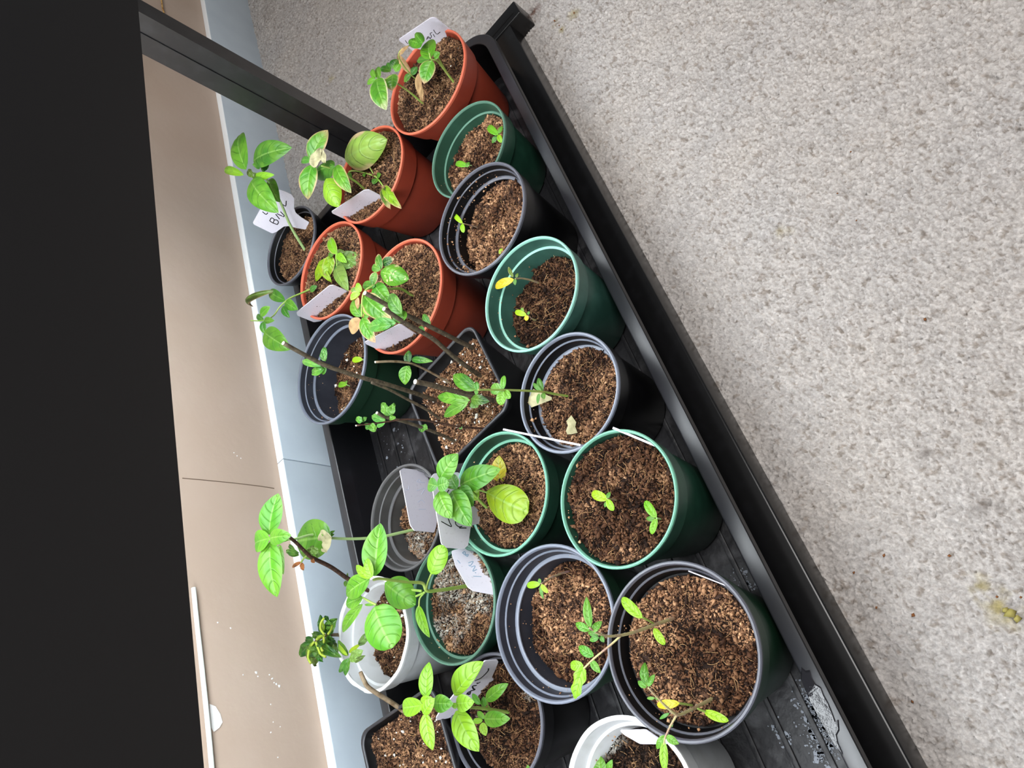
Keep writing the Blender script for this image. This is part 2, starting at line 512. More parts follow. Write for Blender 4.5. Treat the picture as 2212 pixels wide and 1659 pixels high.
# hairline joint in the wall, bare plaster patch, cord tacked along the wall
crk = smooth_path([wall_px(q, WY - 0.0002) for q in ((394, 1033), (440, 1037), (500, 1043), (560, 1050), (592, 1055))])
V, Fc = tube_mesh('x', crk, 0.00045, 5)
part_of(link('crack', mesh_py('crack', V, Fc), mat('crack_line', lin(110, 92, 78), 0.9, 0.1)), wall)
pp = [(452, 1520), (466, 1526), (476, 1542), (481, 1560), (474, 1572), (462, 1581), (455, 1570)]
Vp = [wall_px(q, WY - 0.0001) for q in pp] + [wall_px(q, WY - 0.0009) for q in pp]
k = len(pp)
part_of(link('plaster_patch', mesh_py('plaster_patch', Vp, [tuple(range(k, 2 * k))] + [(i, (i + 1) % k, k + (i + 1) % k, k + i) for i in range(k)]), MT['plaster'], smooth=False), wall)
rs = np.random.default_rng(5)
Vs, Fs = [], []
for (x, y, s) in [(582, 1458, 3), (588, 1466, 4), (597, 1478, 4), (603, 1482, 5), (592, 1475, 3), (553, 1453, 5), (557, 1461, 3), (525, 1458, 2.5), (600, 1636, 2.5), (605, 1570, 2), (470, 1345, 3), (498, 1357, 3), (585, 1522, 2.5), (590, 1560, 2), (585, 1582, 3), (512, 985, 3), (505, 978, 2.5), (520, 990, 2.5)]:
    c0 = len(Vs)
    C = wall_px((x, y), WY)
    rr = s * 0.00028
    for k in range(7):
        a = 2 * math.pi * k / 7
        q = rr * (0.7 + 0.6 * rs.random())
        Vs.append(C + np.array([q * math.cos(a), -0.0002, q * math.sin(a)]))
    Vs.append(C + np.array([0, -0.0012, 0]))
    Fs += [(c0 + k, c0 + (k + 1) % 7, c0 + 7) for k in range(7)]
part_of(link('plaster_speck', mesh_py('plaster_speck', Vs, Fs), MT['plaster'], kind='stuff'), wall)
V, Fc = tube_mesh('x', smooth_path([wall_px(q, WY - 0.004) for q in ((418, 1270), (426, 1350), (436, 1440), (447, 1545), (456, 1640), (462, 1720))]), 0.0022, 10)
tag(link('wall_cord', mesh_py('wall_cord', V, Fc), mat('white_cord', lin(232, 234, 230), 0.5, 0.4)), 'white cord running along the tan wall beside the black hood', 'cord')
V, Fc = tube_mesh('x', smooth_path([wall_px(q, WY - 0.004) for q in ((345, -14), (349, 2), (351, 17), (354, 27), (353, 34))]), [0.0013] * 25, 8)
tag(link('yellow_cord', mesh_py('yellow_cord', V, Fc), mat('yellow_cord', lin(206, 168, 104), 0.6, 0.3, (200, lin(140, 96, 50), .4, .6))), 'short yellowish cord hanging on the wall behind the black post', 'cord')

# ------------------------------------------------------------------ tray
def rrect(x0, x1, y0, y1, r, n=8):
    out = []
    for (cx, cy, a0) in ((x1 - r, y1 - r, 0), (x0 + r, y1 - r, 90), (x0 + r, y0 + r, 180), (x1 - r, y0 + r, 270)):
        for k in range(n + 1):
            a = math.radians(a0 + 90 * k / n)
            out.append((cx + r * math.cos(a), cy + r * math.sin(a)))
    return out
def loft(loops, close_first=True, close_last=True):
    V = [p for l in loops for p in l]
    n = len(loops[0])
    Fc = []
    for i in range(len(loops) - 1):
        for k in range(n):
            k2 = (k + 1) % n
            Fc.append((i * n + k, i * n + k2, (i + 1) * n + k2, (i + 1) * n + k))
    if close_first: Fc.append(tuple(range(n))[::-1])
    if close_last: Fc.append(tuple((len(loops) - 1) * n + k for k in range(n)))
    return V, Fc
TX0, TX1, TY0, TY1 = -0.27, 0.759, 0.185, 0.585
FLOOR_Z = 0.0105
def tray_loops(prof, r0=0.042):
    return [[(x, y, z) for (x, y) in rrect(TX0 + i, TX1 - i, TY0 + i, TY1 - i, max(r0 - i, 0.006))] for (i, z) in prof]
tray = empty('plant_tray', (0.24, 0.385, 0), 'long black plastic drip tray holding all the pots on the carpet', 'tray')
prof = [(0.024, 0.0012), (0.010, 0.054), (0.0004, 0.054), (0, 0.0545), (0, 0.0595), (0.0006, 0.0603), (0.0100, 0.0606), (0.0112, 0.0600), (0.0118, 0.0590), (0.0148, 0.0130), (0.0165, FLOOR_Z)]
V, Fc = loft(tray_loops(prof), True, False)
body = link('tray_wall', mesh_py('tray_wall', V, Fc), MT['tray'])
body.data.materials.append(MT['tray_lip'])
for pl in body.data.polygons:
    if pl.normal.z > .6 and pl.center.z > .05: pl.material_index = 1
try: body.data.set_sharp_from_angle(angle=math.radians(35))
except Exception: pass
part_of(body, tray)
fl = [(x, y, FLOOR_Z) for (x, y) in rrect(TX0 + .0165, TX1 - .0165, TY0 + .0165, TY1 - .0165, 0.0255)]
part_of(link('tray_floor', mesh_py('tray_floor', fl, [tuple(range(len(fl)))]), MT['tray_floor'], smooth=False), tray)
for y in np.arange(0.222, 0.57, 0.0235):
    part_of(bev_box('rib', TX0 + 0.05, TX1 - 0.05, y, y + 0.004, FLOOR_Z - .0008, FLOOR_Z + 0.0016, MT['tray_floor'], bev=0.0007, seg=2), tray)
r_ = np.random.default_rng(21)
P = []
for (x0, y0, x1, y1, n, sp) in ((1735, 1490, 1790, 1640, 420, 16), (1590, 1235, 1625, 1275, 90, 9), (1672, 1560, 1700, 1600, 40, 10), (800, 900, 880, 1000, 60, 20)):
    for k in range(n):
        t = r_.random()
        q = at((x0 + (x1 - x0) * t + r_.normal() * sp, y0 + (y1 - y0) * t + r_.normal() * sp), FLOOR_Z + .0001)
        if TX0 + .03 < q[0] < TX1 - .03 and .2035 < q[1] < .565: P.append(q)
P = np.array(P)
n = len(P)
k = 6
ang = np.linspace(0, 2 * math.pi, k, endpoint=False)
rad_ = np.clip(r_.lognormal(-.2, .6, n), .3, 3.2)[:, None] * .0007 * r_.uniform(.5, 1.3, (n, k))
V = np.stack([P[:, :1] + rad_ * np.cos(ang), P[:, 1:2] + rad_ * np.sin(ang), np.full((n, k), FLOOR_Z + .00035)], -1).reshape(-1, 3)
F = np.array([(0, 1, 2), (0, 2, 3), (0, 3, 4), (0, 4, 5)])[None] + k * np.arange(n)[:, None, None]
part_of(link('mineral_residue', mesh_np('mineral_residue', V, F.reshape(-1, 3)), mat('mineral', lin(120, 126, 136), .5, .4), smooth=False, kind='stuff'), tray)
# standing water on the front rim
MT['water'] = mat('water', (0.02, 0.02, 0.024), 0.03, 0.5, None, (60, 0.18, 0.003))
wp = [(1731, 1440), (1740, 1448), (1749, 1447), (1752, 1462), (1762, 1477), (1773, 1484), (1779, 1500), (1790, 1520), (1800, 1545), (1806, 1562), (1812, 1556), (1814, 1578), (1808, 1590), (1812, 1610), (1822, 1632), (1806, 1614), (1792, 1590), (1778, 1566), (1764, 1540), (1750, 1514), (1738, 1488), (1730, 1466)]
lo = [at(q, 0.0604) for q in wp]
c_ = np.mean(lo, axis=0)
hi = [np.array([*(p[:2] + (c_ - p)[:2] * 0.06), 0.0614]) for p in lo]
V, Fc = loft([lo, hi], False, True)
tag(link('water_puddle', mesh_py('water_puddle', V, Fc), MT['water'], smooth=False), 'thin puddle of water lying on the front rim of the black tray', 'puddle')

# ------------------------------------------------------------------ light stand and hood
stand = empty('light_stand', (0.16, 0.39, 0), 'black stand with floor rail, feet and post around the plant tray', 'stand')
RX1, RX0 = 0.790, -0.46
part_of(bev_box('floor_rail', RX0, 0.7685, 0.1735, 0.1985, -0.0015, 0.0250, MT['metal'], bev=0.0022), stand)
for x in (0.7675, RX0 - 0.024):
    f = part_of(bev_box('foot', x, x + 0.024, 0.156, 0.610, -0.0020, 0.0262, MT['metal'], bev=0.0020), stand)
    g = bev_box('groove_strip', x + 0.0075, x + 0.0088, 0.162, 0.604, 0.0255, 0.0265, MT['metal'], bev=0)
    g.parent = f
    # post: square section with a groove down the side that faces the tray
    s = 1 if x > 0 else -1
    xs_ = (x, x + 0.024) if s > 0 else (x + 0.024, x)
    xa, xb = xs_
    pr = [(xa, 0.3830), (xb, 0.3830), (xb, 0.4220), (xa, 0.4220), (xa, 0.4022), (xa + s * 0.0016, 0.4018), (xa + s * 0.0016, 0.4008), (xa, 0.4004)]
    if s < 0: pr = pr[::-1]
    V, Fc = loft([[(a, b, z) for a, b in pr] for z in (0.0262, 0.470)])
    part_of(link('post', mesh_py('post', V, Fc), MT['post'], smooth=False), stand)
    part_of(bev_box('post_socket', x - 0.003, x + 0.027, 0.378, 0.427, 0.0255, 0.058, MT['metal'], bev=0.002), stand)
HX0, HX1, HY0, HY1 = -0.432, 0.7655, 0.300, 0.500
HZ = 0.389
hood = empty('grow_light', (0.165, 0.40, HZ), 'long black grow light hood hanging over the seedlings', 'lamp')
def hood_loop(i, z):
    return [(HX0 + i, HY0 + i, z), (HX1 - i, HY0 + i, z), (HX1 - i, HY1 - i, z), (HX0 + i, HY1 - i, z)]
V, Fc = loft([hood_loop(0.0, HZ), hood_loop(0.0, 0.488), hood_loop(0.02, 0.496)], False, True)
part_of(link('housing', mesh_py('housing', V, Fc), MT['hood'], smooth=False), hood)
V, Fc = loft([hood_loop(0.0, HZ), hood_loop(0.0016, HZ), hood_loop(0.006, 0.425)], False, True)
part_of(link('reflector', mesh_py('reflector', V, [tuple(reversed(f)) for f in Fc]), MT['hood_in'], smooth=False), hood)
m = bpy.data.materials.new('tube_glow')
m.use_nodes = True
nt = m.node_tree
em = nt.nodes.new('ShaderNodeEmission')
em.inputs[0].default_value = (0.90, 0.96, 1.0, 1)
em.inputs[1].default_value = TUBE_POWER
nt.links.new(em.outputs[0], nt.nodes['Material Output'].inputs[0])
for y in (0.335, 0.378, 0.422, 0.465):
    V, Fc = tube_mesh('x', [(HX0 + 0.02, y, 0.411), (HX1 - 0.02, y, 0.411)], 0.008, 12)
    part_of(link('tube', mesh_py('tube', V, Fc), m), hood)

# ------------------------------------------------------------------ pots
GROUP = 'potted plants standing in the black tray'
TAPER = 0.25
def lathe(prof, n=72, wob=None):
    loops = []
    for j, (r, z) in enumerate(prof):
        l = []
        for k in range(n):
            a = 2 * math.pi * k / n
            rr, zz = r, z
            if wob: rr, zz = wob(j, a, r, z)
            l.append((rr * math.cos(a), rr * math.sin(a), zz))
        loops.append(l)
    return loops
def pot_part(name, prof, m, root, c, n=72, wob=None, closed=True):
    V, Fc = loft(lathe(prof, n, wob), False, False)
    V = [(v[0] + c[0], v[1] + c[1], v[2]) for v in V]
    o = link(name, mesh_py(name, V, Fc), m)
    try: o.data.set_sharp_from_angle(angle=math.radians(42))
    except Exception: pass
    part_of(o, root)
    return o
def sub(o, par):                     # sub-part: child of a part that itself sits at the world origin of its mesh
    o.parent = par
    return o

def crumbs(P, R_, cols, seed, flaky=False):
    """irregular eight-sided crumbs at P with radii R_"""
    r = np.random.default_rng(seed)
    n = len(P)
    base = np.array([(1, 0, 0), (-1, 0, 0), (0, 1, 0), (0, -1, 0), (0, 0, 1), (0, 0, -1)], float)
    T = np.array([(0, 2, 4), (2, 1, 4), (1, 3, 4), (3, 0, 4), (2, 0, 5), (1, 2, 5), (3, 1, 5), (0, 3, 5)])
    sc = R_[:, None, None] * (0.55 + 0.9 * r.random((n, 6, 1)))
    q = r.normal(size=(n, 4))
    q /= np.linalg.norm(q, axis=1)[:, None]
    w, x, y, z = q.T
    Rm = np.stack([np.stack([1 - 2 * (y * y + z * z), 2 * (x * y - z * w), 2 * (x * z + y * w)], -1),
                   np.stack([2 * (x * y + z * w), 1 - 2 * (x * x + z * z), 2 * (y * z - x * w)], -1),
                   np.stack([2 * (x * z - y * w), 2 * (y * z + x * w), 1 - 2 * (x * x + y * y)], -1)], 1)
    stretch = np.stack([r.uniform(.9, 1.9, n), r.uniform(.6, 1.1, n), r.uniform(.45, .9, n)], -1)[:, None, :] if flaky else 1.0
    V = np.einsum('nij,nkj->nki', Rm, base[None] * stretch * np.ones((n, 1, 1))) * sc + P[:, None, :]
    Fc = (T[None] + 6 * np.arange(n)[:, None, None]).reshape(-1, 3)
    return V.reshape(-1, 3), Fc, np.repeat(cols, 6, axis=0)
BROWN = np.array([lin(54, 38, 31), lin(94, 67, 50), lin(126, 92, 68), lin(162, 122, 90), lin(194, 154, 118)])
def soil_build(root, inside, size, c, z, seed, amp=0.004, tone=1.0, wet=0.25, perlite=0, mould=0.0, slope=(0, 0), count=5200, rc=1.0, edge=None, fibre=120):
    """A heap of loose coir: an uneven bed, crumbs of every size, root fibres, white grains."""
    r = np.random.default_rng(seed)
    H = lambda x, y: z + amp * (fbm(x + 5, y + 5, 55, 3, seed) - .5) * 2 + 0.5 * amp * (fbm(x + 5, y + 5, 260, 2, seed + 5) - .5) + slope[0] * (x - c[0]) + slope[1] * (y - c[1])
    # bed
    g = np.linspace(-size, size, 72)
    X, Y = np.meshgrid(g, g, indexing='ij')
    # square grid pressed into the outline of the pot
    pts = inside(X, Y)
    X, Y = pts[0] + c[0], pts[1] + c[1]
    Z = H(X, Y) - 0.0006
    wetm = lambda x, y: np.clip((fbm(x + 3, y + 9, 40, 3, seed + 50) - (1 - wet) * .62) * 7, 0, 1)
    wm = wetm(X, Y)[..., None]
    bedc = (BROWN[0] * (0.45 + .3 * r.random(X.shape)[..., None])) * (1 - .5 * wm) * tone
    idx = np.arange(72 * 72).reshape(72, 72)
    Fq = np.stack([idx[:-1, :-1], idx[1:, :-1], idx[1:, 1:], idx[:-1, 1:]], -1).reshape(-1, 4)
    V0 = np.stack([X, Y, Z], -1).reshape(-1, 3)
    F0 = np.vstack([Fq[:, [0, 1, 2]], Fq[:, [0, 2, 3]]])
    C0 = bedc.reshape(-1, 3)
    # crumbs
    u = r.uniform(-size, size, (count, 2))
    px_, py_ = inside(u[:, 0], u[:, 1])
    x, y = px_ * 0.985 + c[0], py_ * 0.985 + c[1]
    R_ = np.clip(r.lognormal(-0.12, 0.5, count), .35, 2.6) * 0.00076 * rc
    P = np.stack([x, y, H(x, y) + R_ * r.uniform(-.5, 1.0, count)], -1)
    lump = fbm(x + 1, y + 1, 120, 3, seed + 70)
    t = np.clip(0.45 + 1.0 * (lump - .5) + r.normal(0, .27, count), 0, .999) * 4
    i0 = np.floor(t).astype(int)
    f = (t - i0)[:, None]
    col = (BROWN[i0] * (1 - f) + BROWN[np.minimum(i0 + 1, 4)] * f) * tone
    w = wetm(x, y)[:, None]
    col = col * (1 - .68 * w * np.array([0.92, 1.0, 1.03]))
    if mould:
        mm = np.clip((fbm(x + 2, y + 4, 38, 3, seed + 90) - (.66 - .2 * mould)) * 9, 0, 1) * r.random(count)
        col = col * (1 - mm[:, None]) + np.array(lin(182, 180, 172)) * mm[:, None]
    Vs, Fs, Cs = [V0], [F0], [C0]
    n0 = len(V0)
    V1, F1, C1 = crumbs(P, R_, col, seed + 1, True)
    Vs.append(V1); Fs.append(F1 + n0); Cs.append(C1); n0 += len(V1)
    me = mesh_np('soil', np.vstack(Vs), np.vstack(Fs), np.vstack(Cs))
    o = link('soil', me, MT['soil'], smooth=False, kind='stuff')
    part_of(o, root)
    # fibres
    Vf, Ff, n0 = [], [], 0
    for k in range(fibre):
        a = r.uniform(0, 2 * math.pi)
        q = r.uniform(-size * .93, size * .93, 2)
        qx, qy = inside(q[0], q[1])
        p = np.array([qx + c[0], qy + c[1]])
        L = r.uniform(.003, .012)
        pts = []
        bend = r.normal(0, 1.4)
        for s_ in np.linspace(0, 1, 6):
            pts.append([p[0], p[1], H(p[0], p[1]) + 0.0008 + r.uniform(0, .0012)])
            p = p + np.array([math.cos(a), math.sin(a)]) * L / 5
            a += bend / 5
        pts = np.array(pts)
        lx, ly = pts[:, 0] - c[0], pts[:, 1] - c[1]
        if np.any(np.maximum(abs(lx), abs(ly)) > size * 0.93): continue
        V, Fc = tube_mesh('x', pts, r.uniform(.00010, .00022), 3, False)
        Vf += V
        Ff += [tuple(i + n0 for i in f_) for f_ in Fc]
        n0 = len(Vf)
    if Vf:
        fo = link('root_fibre', mesh_py('root_fibre', Vf, Ff), MT['fibre'], kind='stuff')
        fo.parent = o
    if perlite:
        u = r.uniform(-size, size, (perlite, 2))
        px_, py_ = inside(u[:, 0], u[:, 1])
        x, y = px_ * .97 + c[0], py_ * .97 + c[1]
        R_ = np.clip(r.lognormal(0, .45, perlite), .4, 2.4) * .0009
        P = np.stack([x, y, H(x, y) + R_ * .7], -1)
        V1, F1, C1 = crumbs(P, R_, np.tile(lin(225, 222, 214), (perlite, 1)), seed + 3)
        po = link('perlite', mesh_np('perlite', V1, F1, C1), MT['soil'], smooth=False, kind='stuff')
        po.parent = o
    return o, H
MT['fibre'] = mat('coir_fibre', lin(172, 136, 96), 0.85, 0.2)
def disc(R):
    def f(x, y):                     # square -> disc
        x, y = np.asarray(x) / R, np.asarray(y) / R
        return x * np.sqrt(np.maximum(1 - y * y / 2, 0)) * R, y * np.sqrt(np.maximum(1 - x * x / 2, 0)) * R
    return f
class Pot: pass
def round_pot(key, name, label, c, r, z, depth, style, seed, taper=TAPER, **soilkw):
    """Nursery pot: tapering wall, banded collar, rolled rim, stepped inside, soil."""
    root = empty(name, (c[0], c[1], FLOOR_Z), label, 'potted plant', GROUP)
    body, edge, inner, kind = style
    z0 = FLOOR_Z + 0.0018
    rb = r * (1 - taper) * 0.98
    band = {'terra': 0.024, 'green': 0.019, 'black': 0.017, 'outer': 0.020, 'white': 0.016, 'small': 0.014}[kind]
    rw = lambda zz: rb + (r - rb) * (zz - z0) / (z - z0) # collar line
    p = Pot()
    zc = z - band
    step = 0.0022
    out = [(rb * 0.2, z0 + 0.0005), (rb * 0.94, z0 + 0.0005), (rb * 0.975, z0), (rb, z0 + 0.002), (rw(zc) - step, zc - 0.0008), (rw(zc) - step, zc), (rw(zc) + 0.0004, zc + 0.0004), (r - 0.0004, z - 0.0035)]
    wob = None
    if kind == 'white':
        def wob(j, a, rr, zz):
            if zz > z - 0.006: return rr, zz + 0.0008 * math.sin(7 * a) * math.sin(3 * a + 1) - (0.0016 if 1.2 < a < 2.9 and math.sin(11 * a) > .3 else 0)
            return rr, zz
    wall_o = pot_part('pot_wall', out, body, root, c, wob=wob)
    th = 0.0026 if kind in ('terra', 'black', 'outer') else 0.0022
    if kind == 'white': th = 0.0030
    rim = [(r - 0.0004, z - 0.0035), (r, z - 0.0022), (r + 0.0001, z - 0.0008), (r - 0.0006, z), (r - th + 0.0008, z), (r - th, z - 0.0010), (r - th - 0.0001, z - 0.0022)]
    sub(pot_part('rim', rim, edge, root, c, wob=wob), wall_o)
    bpy.context.view_layer.update()
    ri = lambda zz: rw(zz) - th - 0.0001
    zs = z - depth
    ins = [(r - th - 0.0001, z - 0.0022)]
    if kind == 'terra':
        ins += [(ri(z - band), z - band), (ri(z - band) - .0016, z - band - 0.001)]
    elif kind in ('black', 'outer'):
        s1, s2 = 0.0075, 0.0165
        ins += [(ri(z - s1), z - s1), (ri(z - s1) - 0.0014, z - s1 - .0004), (ri(z - s1) - 0.0016, z - s1 - .0014), (ri(z - s2) - .0012, z - s2), (ri(z - s2) - .0030, z - s2 - .0004), (ri(z - s2) - .0032, z - s2 - .0016)]
    else:
        s1 = 0.0135
        ins += [(ri(z - s1), z - s1), (ri(z - s1) - .0022, z - s1 - .0004), (ri(z - s1) - .0026, z - s1 - .0016)]
    zl = min(ins[-1][1] - 0.002, zs - 0.008)
    ins += [(ri(zl) - 0.0026, zl)]
    ip = pot_part('pot_lining', ins, inner, root, c)
    # ledge rings inside, the light they catch put into their paler colour
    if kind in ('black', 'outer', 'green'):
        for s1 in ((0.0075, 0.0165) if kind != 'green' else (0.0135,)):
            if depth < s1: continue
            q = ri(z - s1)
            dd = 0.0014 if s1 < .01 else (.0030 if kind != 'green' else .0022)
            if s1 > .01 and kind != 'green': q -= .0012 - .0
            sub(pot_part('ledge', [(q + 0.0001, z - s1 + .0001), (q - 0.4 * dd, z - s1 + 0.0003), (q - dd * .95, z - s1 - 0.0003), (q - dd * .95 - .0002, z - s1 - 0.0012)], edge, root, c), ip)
    R = ri(zs) - (0.0030 if depth > 0.012 else 0.0004)
    p.root, p.c, p.r, p.z, p.zs, p.R = root, np.array(c), r, z, zs, R
    p.soil, p.H = soil_build(root, disc(R), R, c, zs, seed, count=int(7800 * (R / .045) ** 2), **soilkw)
    POTS[key] = p
    return p
POTS = {}
def sub(o, par):
    o.parent = par
    o.matrix_parent_inverse = Matrix.Identity(4)
    return o
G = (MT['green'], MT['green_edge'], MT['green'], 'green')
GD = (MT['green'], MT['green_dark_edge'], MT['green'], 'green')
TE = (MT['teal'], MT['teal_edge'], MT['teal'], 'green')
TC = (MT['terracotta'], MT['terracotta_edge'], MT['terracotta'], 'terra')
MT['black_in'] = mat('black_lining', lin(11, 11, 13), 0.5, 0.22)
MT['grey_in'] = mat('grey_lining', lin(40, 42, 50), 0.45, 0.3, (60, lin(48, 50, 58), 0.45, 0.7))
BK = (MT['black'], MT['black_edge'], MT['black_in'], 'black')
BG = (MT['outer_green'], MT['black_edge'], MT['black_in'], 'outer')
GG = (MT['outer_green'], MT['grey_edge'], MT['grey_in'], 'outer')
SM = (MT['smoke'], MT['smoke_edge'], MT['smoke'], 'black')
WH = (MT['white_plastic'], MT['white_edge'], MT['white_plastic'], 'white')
k_ = .985
round_pot('P1', 'potted_basil', 'terracotta pot of young basil with pale leaf edges, farthest beside the tray corner', (.6965, .2572), .0593 * k_, .105, .0075, TC, 101, taper=.37, tone=.85, wet=.12, perlite=12)
round_pot('P2', 'potted_seedling', 'dark green pot with two tiny sprouts beside the farthest terracotta pot', (.5870, .2508), .0517 * k_, .092, .0150, GD, 102, slope=(-.17, -.05), amp=.0055, wet=.3, rc=1.15)
round_pot('P3', 'potted_seedling', 'glossy black pot with crumbs on its inside wall, next to the dark green pot', (.4845, .2573), .0550 * k_, .109, .0240, BK, 103, slope=(-.07, -.13), amp=.0055, wet=.2, rc=1.2)
round_pot('P4', 'potted_seedling', 'teal green pot with pale rim and dark moist soil, holding two purple-stemmed sprouts', (.3820, .2433), .0512 * k_, .1045, .0265, TE, 104, slope=(-.10, -.02), amp=.005, tone=.75, wet=.62, rc=1.05)
round_pot('P5', 'potted_seedling', 'thick-rimmed black pot with one green seedling and two dried leaves on the soil', (.2844, .2484), .0489 * k_, .101, .0165, (MT['black'], MT['grey_edge'], MT['black_in'], 'black'), 105, tone=.85, wet=.2, amp=.003)
round_pot('P6', 'potted_basil', 'green pot of basil with one big yellow-green leaf beside the square cuttings pot', (.2483, .3431), .0514 * k_, .100, .0170, G, 106, tone=.8, wet=.1, amp=.0035)
round_pot('P7', 'potted_seedling', 'green pot brim-full of dark lumpy soil with two bright sprouts, nearest the front rim', (.1873, .2428), .0495 * k_, .106, .0068, G, 107, tone=.85, wet=.62, amp=.0055, rc=1.15)
round_pot('P8', 'potted_tomato', 'black-rimmed dark green pot with two hairy tomato seedlings at the front of the tray', (.0793, .2430), .0549 * k_, .107, .0150, BG, 108, taper=.32, amp=.0035, wet=.22)
round_pot('P9', 'potted_seedling', 'grey-rimmed pot with stepped inside wall and one purple-stemmed sprout', (.1357, .3330), .0562 * k_, .103, .0320, GG, 109, amp=.005, wet=.32, rc=1.1)
round_pot('P10', 'potted_basil', 'dark green pot with white mouldy soil and large glossy basil leaves on long stalks', (.1930, .4275), .0503 * k_, .098, .0170, GD, 110, tone=.72, wet=.15, mould=.95, amp=.004)
round_pot('P11', 'potted_basil', 'smoky black pot at the back with a tall basil whose big leaf is partly mouldy', (.2953, .4686), .0507 * k_, .085, .0320, SM, 111, tone=.85, wet=.1, mould=.25)
round_pot('P12', 'potted_seedling', 'wide grey-rimmed green pot at the back, half empty with two sprouts', (.4935, .5065), .0622 * k_, .100, .0370, GG, 112, tone=.75, wet=.25, perlite=60, amp=.005, slope=(-.10, -.12))
round_pot('P13', 'potted_basil', 'terracotta pot of basil with a large pale leaf, in front of the black post', (.6720, .3730), .0584 * k_, .101, .0070, TC, 113, tone=.78, wet=.1)
round_pot('P14', 'potted_basil', 'terracotta pot with a collapsed wilting basil beside the small black pot', (.6080, .4695), .0590 * k_, .101, .0055, TC, 114, tone=.8, wet=.1, amp=.002)
round_pot('P15', 'potted_basil', 'terracotta pot of blistered basil with spotted leaves behind the twig cuttings', (.4962, .3817), .0612 * k_, .100, .0060, TC, 115, tone=.85, wet=.1, amp=.0025)
round_pot('P16', 'potted_basil', 'small black pot by the baseboard with a single tall basil stem', (.7043, .5300), .0526 * k_, .098, .0135, BK, 116, taper=.45, tone=.8, wet=.1, amp=.002)
round_pot('P17', 'potted_cutting', 'white plastic tub by the baseboard with wilted brown twig cuttings', (.2075, .5260), .0506 * k_, .104, .0290, WH, 117, taper=.24, tone=.75, wet=.1, perlite=50, slope=(0, -.1))
round_pot('P19', 'potted_basil', 'black pot of bright lime green basil beside the square pot at the near end', (.0973, .4250), .0490 * k_, .089, .0155, BK, 119, tone=.78, wet=.45, mould=.2, amp=.005)
round_pot('P20', 'potted_strawberry', 'white plastic tub with mossy dark soil behind the tomato pot', (.0133, .3259), .0511 * k_, .095, .0255, WH, 120, tone=.30, wet=.45, mould=.75, amp=.004)

def square_pot(key, name, label, c, side, rot, z, depth, seed, **kw):
    root = empty(name, (c[0], c[1], FLOOR_Z), label, 'potted plant', GROUP)
    h = side / 2
    ca, sa = math.cos(rot), math.sin(rot)
    z0 = FLOOR_Z + 0.0018
    def lp(hh, zz, r=0.012):
        return [(c[0] + x * ca - y * sa, c[1] + x * sa + y * ca, zz) for x, y in rrect(-hh, hh, -hh, hh, min(r, hh * .6), 6)]
    hb = h * 0.68
    w = lambda zz: hb + (h - hb) * (zz - z0) / (z - z0)
    V, Fc = loft([lp(hb * .97, z0), lp(hb, z0 + .002), lp(w(z - .010) - .0016, z - .010), lp(w(z - .0098), z - .0095), lp(h - .0004, z - .003)], True, False)
    wo = part_of(link('pot_wall', mesh_py('pot_wall', V, Fc), MT['black']), root)
    V, Fc = loft([lp(h - .0004, z - .003), lp(h, z - .0015), lp(h - .0005, z), lp(h - .0022, z), lp(h - .0028, z - .0015)], False, False)
    sub(part_of(link('rim', mesh_py('rim', V, Fc), MT['square_edge']), root), wo)
    zs = z - depth
    zl = zs - .008
    V, Fc = loft([lp(h - .0028, z - .0015), lp(w(z - .011) - .003, z - .011), lp(w(z - .0115) - .0042, z - .012), lp(w(zl) - .0044, zl)], False, False)
    part_of(link('pot_lining', mesh_py('pot_lining', V, Fc), MT['black_in']), root)
    for o in list(root.children):
        try: o.data.set_sharp_from_angle(angle=math.radians(42))
        except Exception: pass
    R = w(zs) - .0036
    def inside(x, y):
        x, y = np.asarray(x), np.asarray(y)
        m = np.maximum(abs(x), abs(y)) / R
        cut = np.clip((np.minimum(abs(x), abs(y)) / R - .8) / .2, 0, 1) * np.clip((m - .8) / .2, 0, 1)
        k = 1 - .06 * cut
        return (x * k) * ca - (y * k) * sa, (x * k) * sa + (y * k) * ca
    p = Pot()
    p.root, p.c, p.r, p.z, p.zs, p.R = root, np.array(c), h, z, zs, R
    p.soil, p.H = soil_build(root, inside, R, c, zs, seed, count=10500, **kw)
    POTS[key] = p
    return p
square_pot('P21', 'potted_cutting', 'square black pot full of speckled soil and leafing twig cuttings in the middle', (.3605, .3635), .1010, math.radians(6), .090, .0125, 121, tone=.95, wet=.0, perlite=150, amp=.0025)
square_pot('P18', 'potted_cutting', 'square black pot at the near end against the baseboard, filled with reddish soil', (.0884, .5218), .1042, math.radians(3), .098, .0075, 118, tone=.86, wet=.0, perlite=110, amp=.002)

def cling(key, n, seed, a0, a1, size=.0006):
    '''soil specks stuck to the inside wall of a pot above the soil'''
    p = POTS[key]
    r = np.random.default_rng(seed)
    a = np.radians(r.uniform(a0, a1, n))
    h = r.beta(1.1, 1.5, n)
    zz = p.zs + .003 + h * (p.z - p.zs - .006)
    t = (zz - FLOOR_Z) / (p.z - FLOOR_Z)
    rr = (p.r * (.735 + .265 * t)) - .0040 - np.where(p.z - zz > .0165, .0032, np.where(p.z - zz > .0075, .0016, 0))
    P = np.stack([p.c[0] + rr * np.cos(a), p.c[1] + rr * np.sin(a), zz], -1)
    R_ = np.clip(r.lognormal(-.2, .6, n), .3, 3) * size
    cols = BROWN[r.integers(2, 5, n)]
    V, Fc, Cc = crumbs(P, R_, cols, seed + 1)
    part_of(link('clinging_crumbs', mesh_np('clinging_crumbs', V, Fc, Cc), MT['soil'], smooth=False, kind='stuff'), p.root)
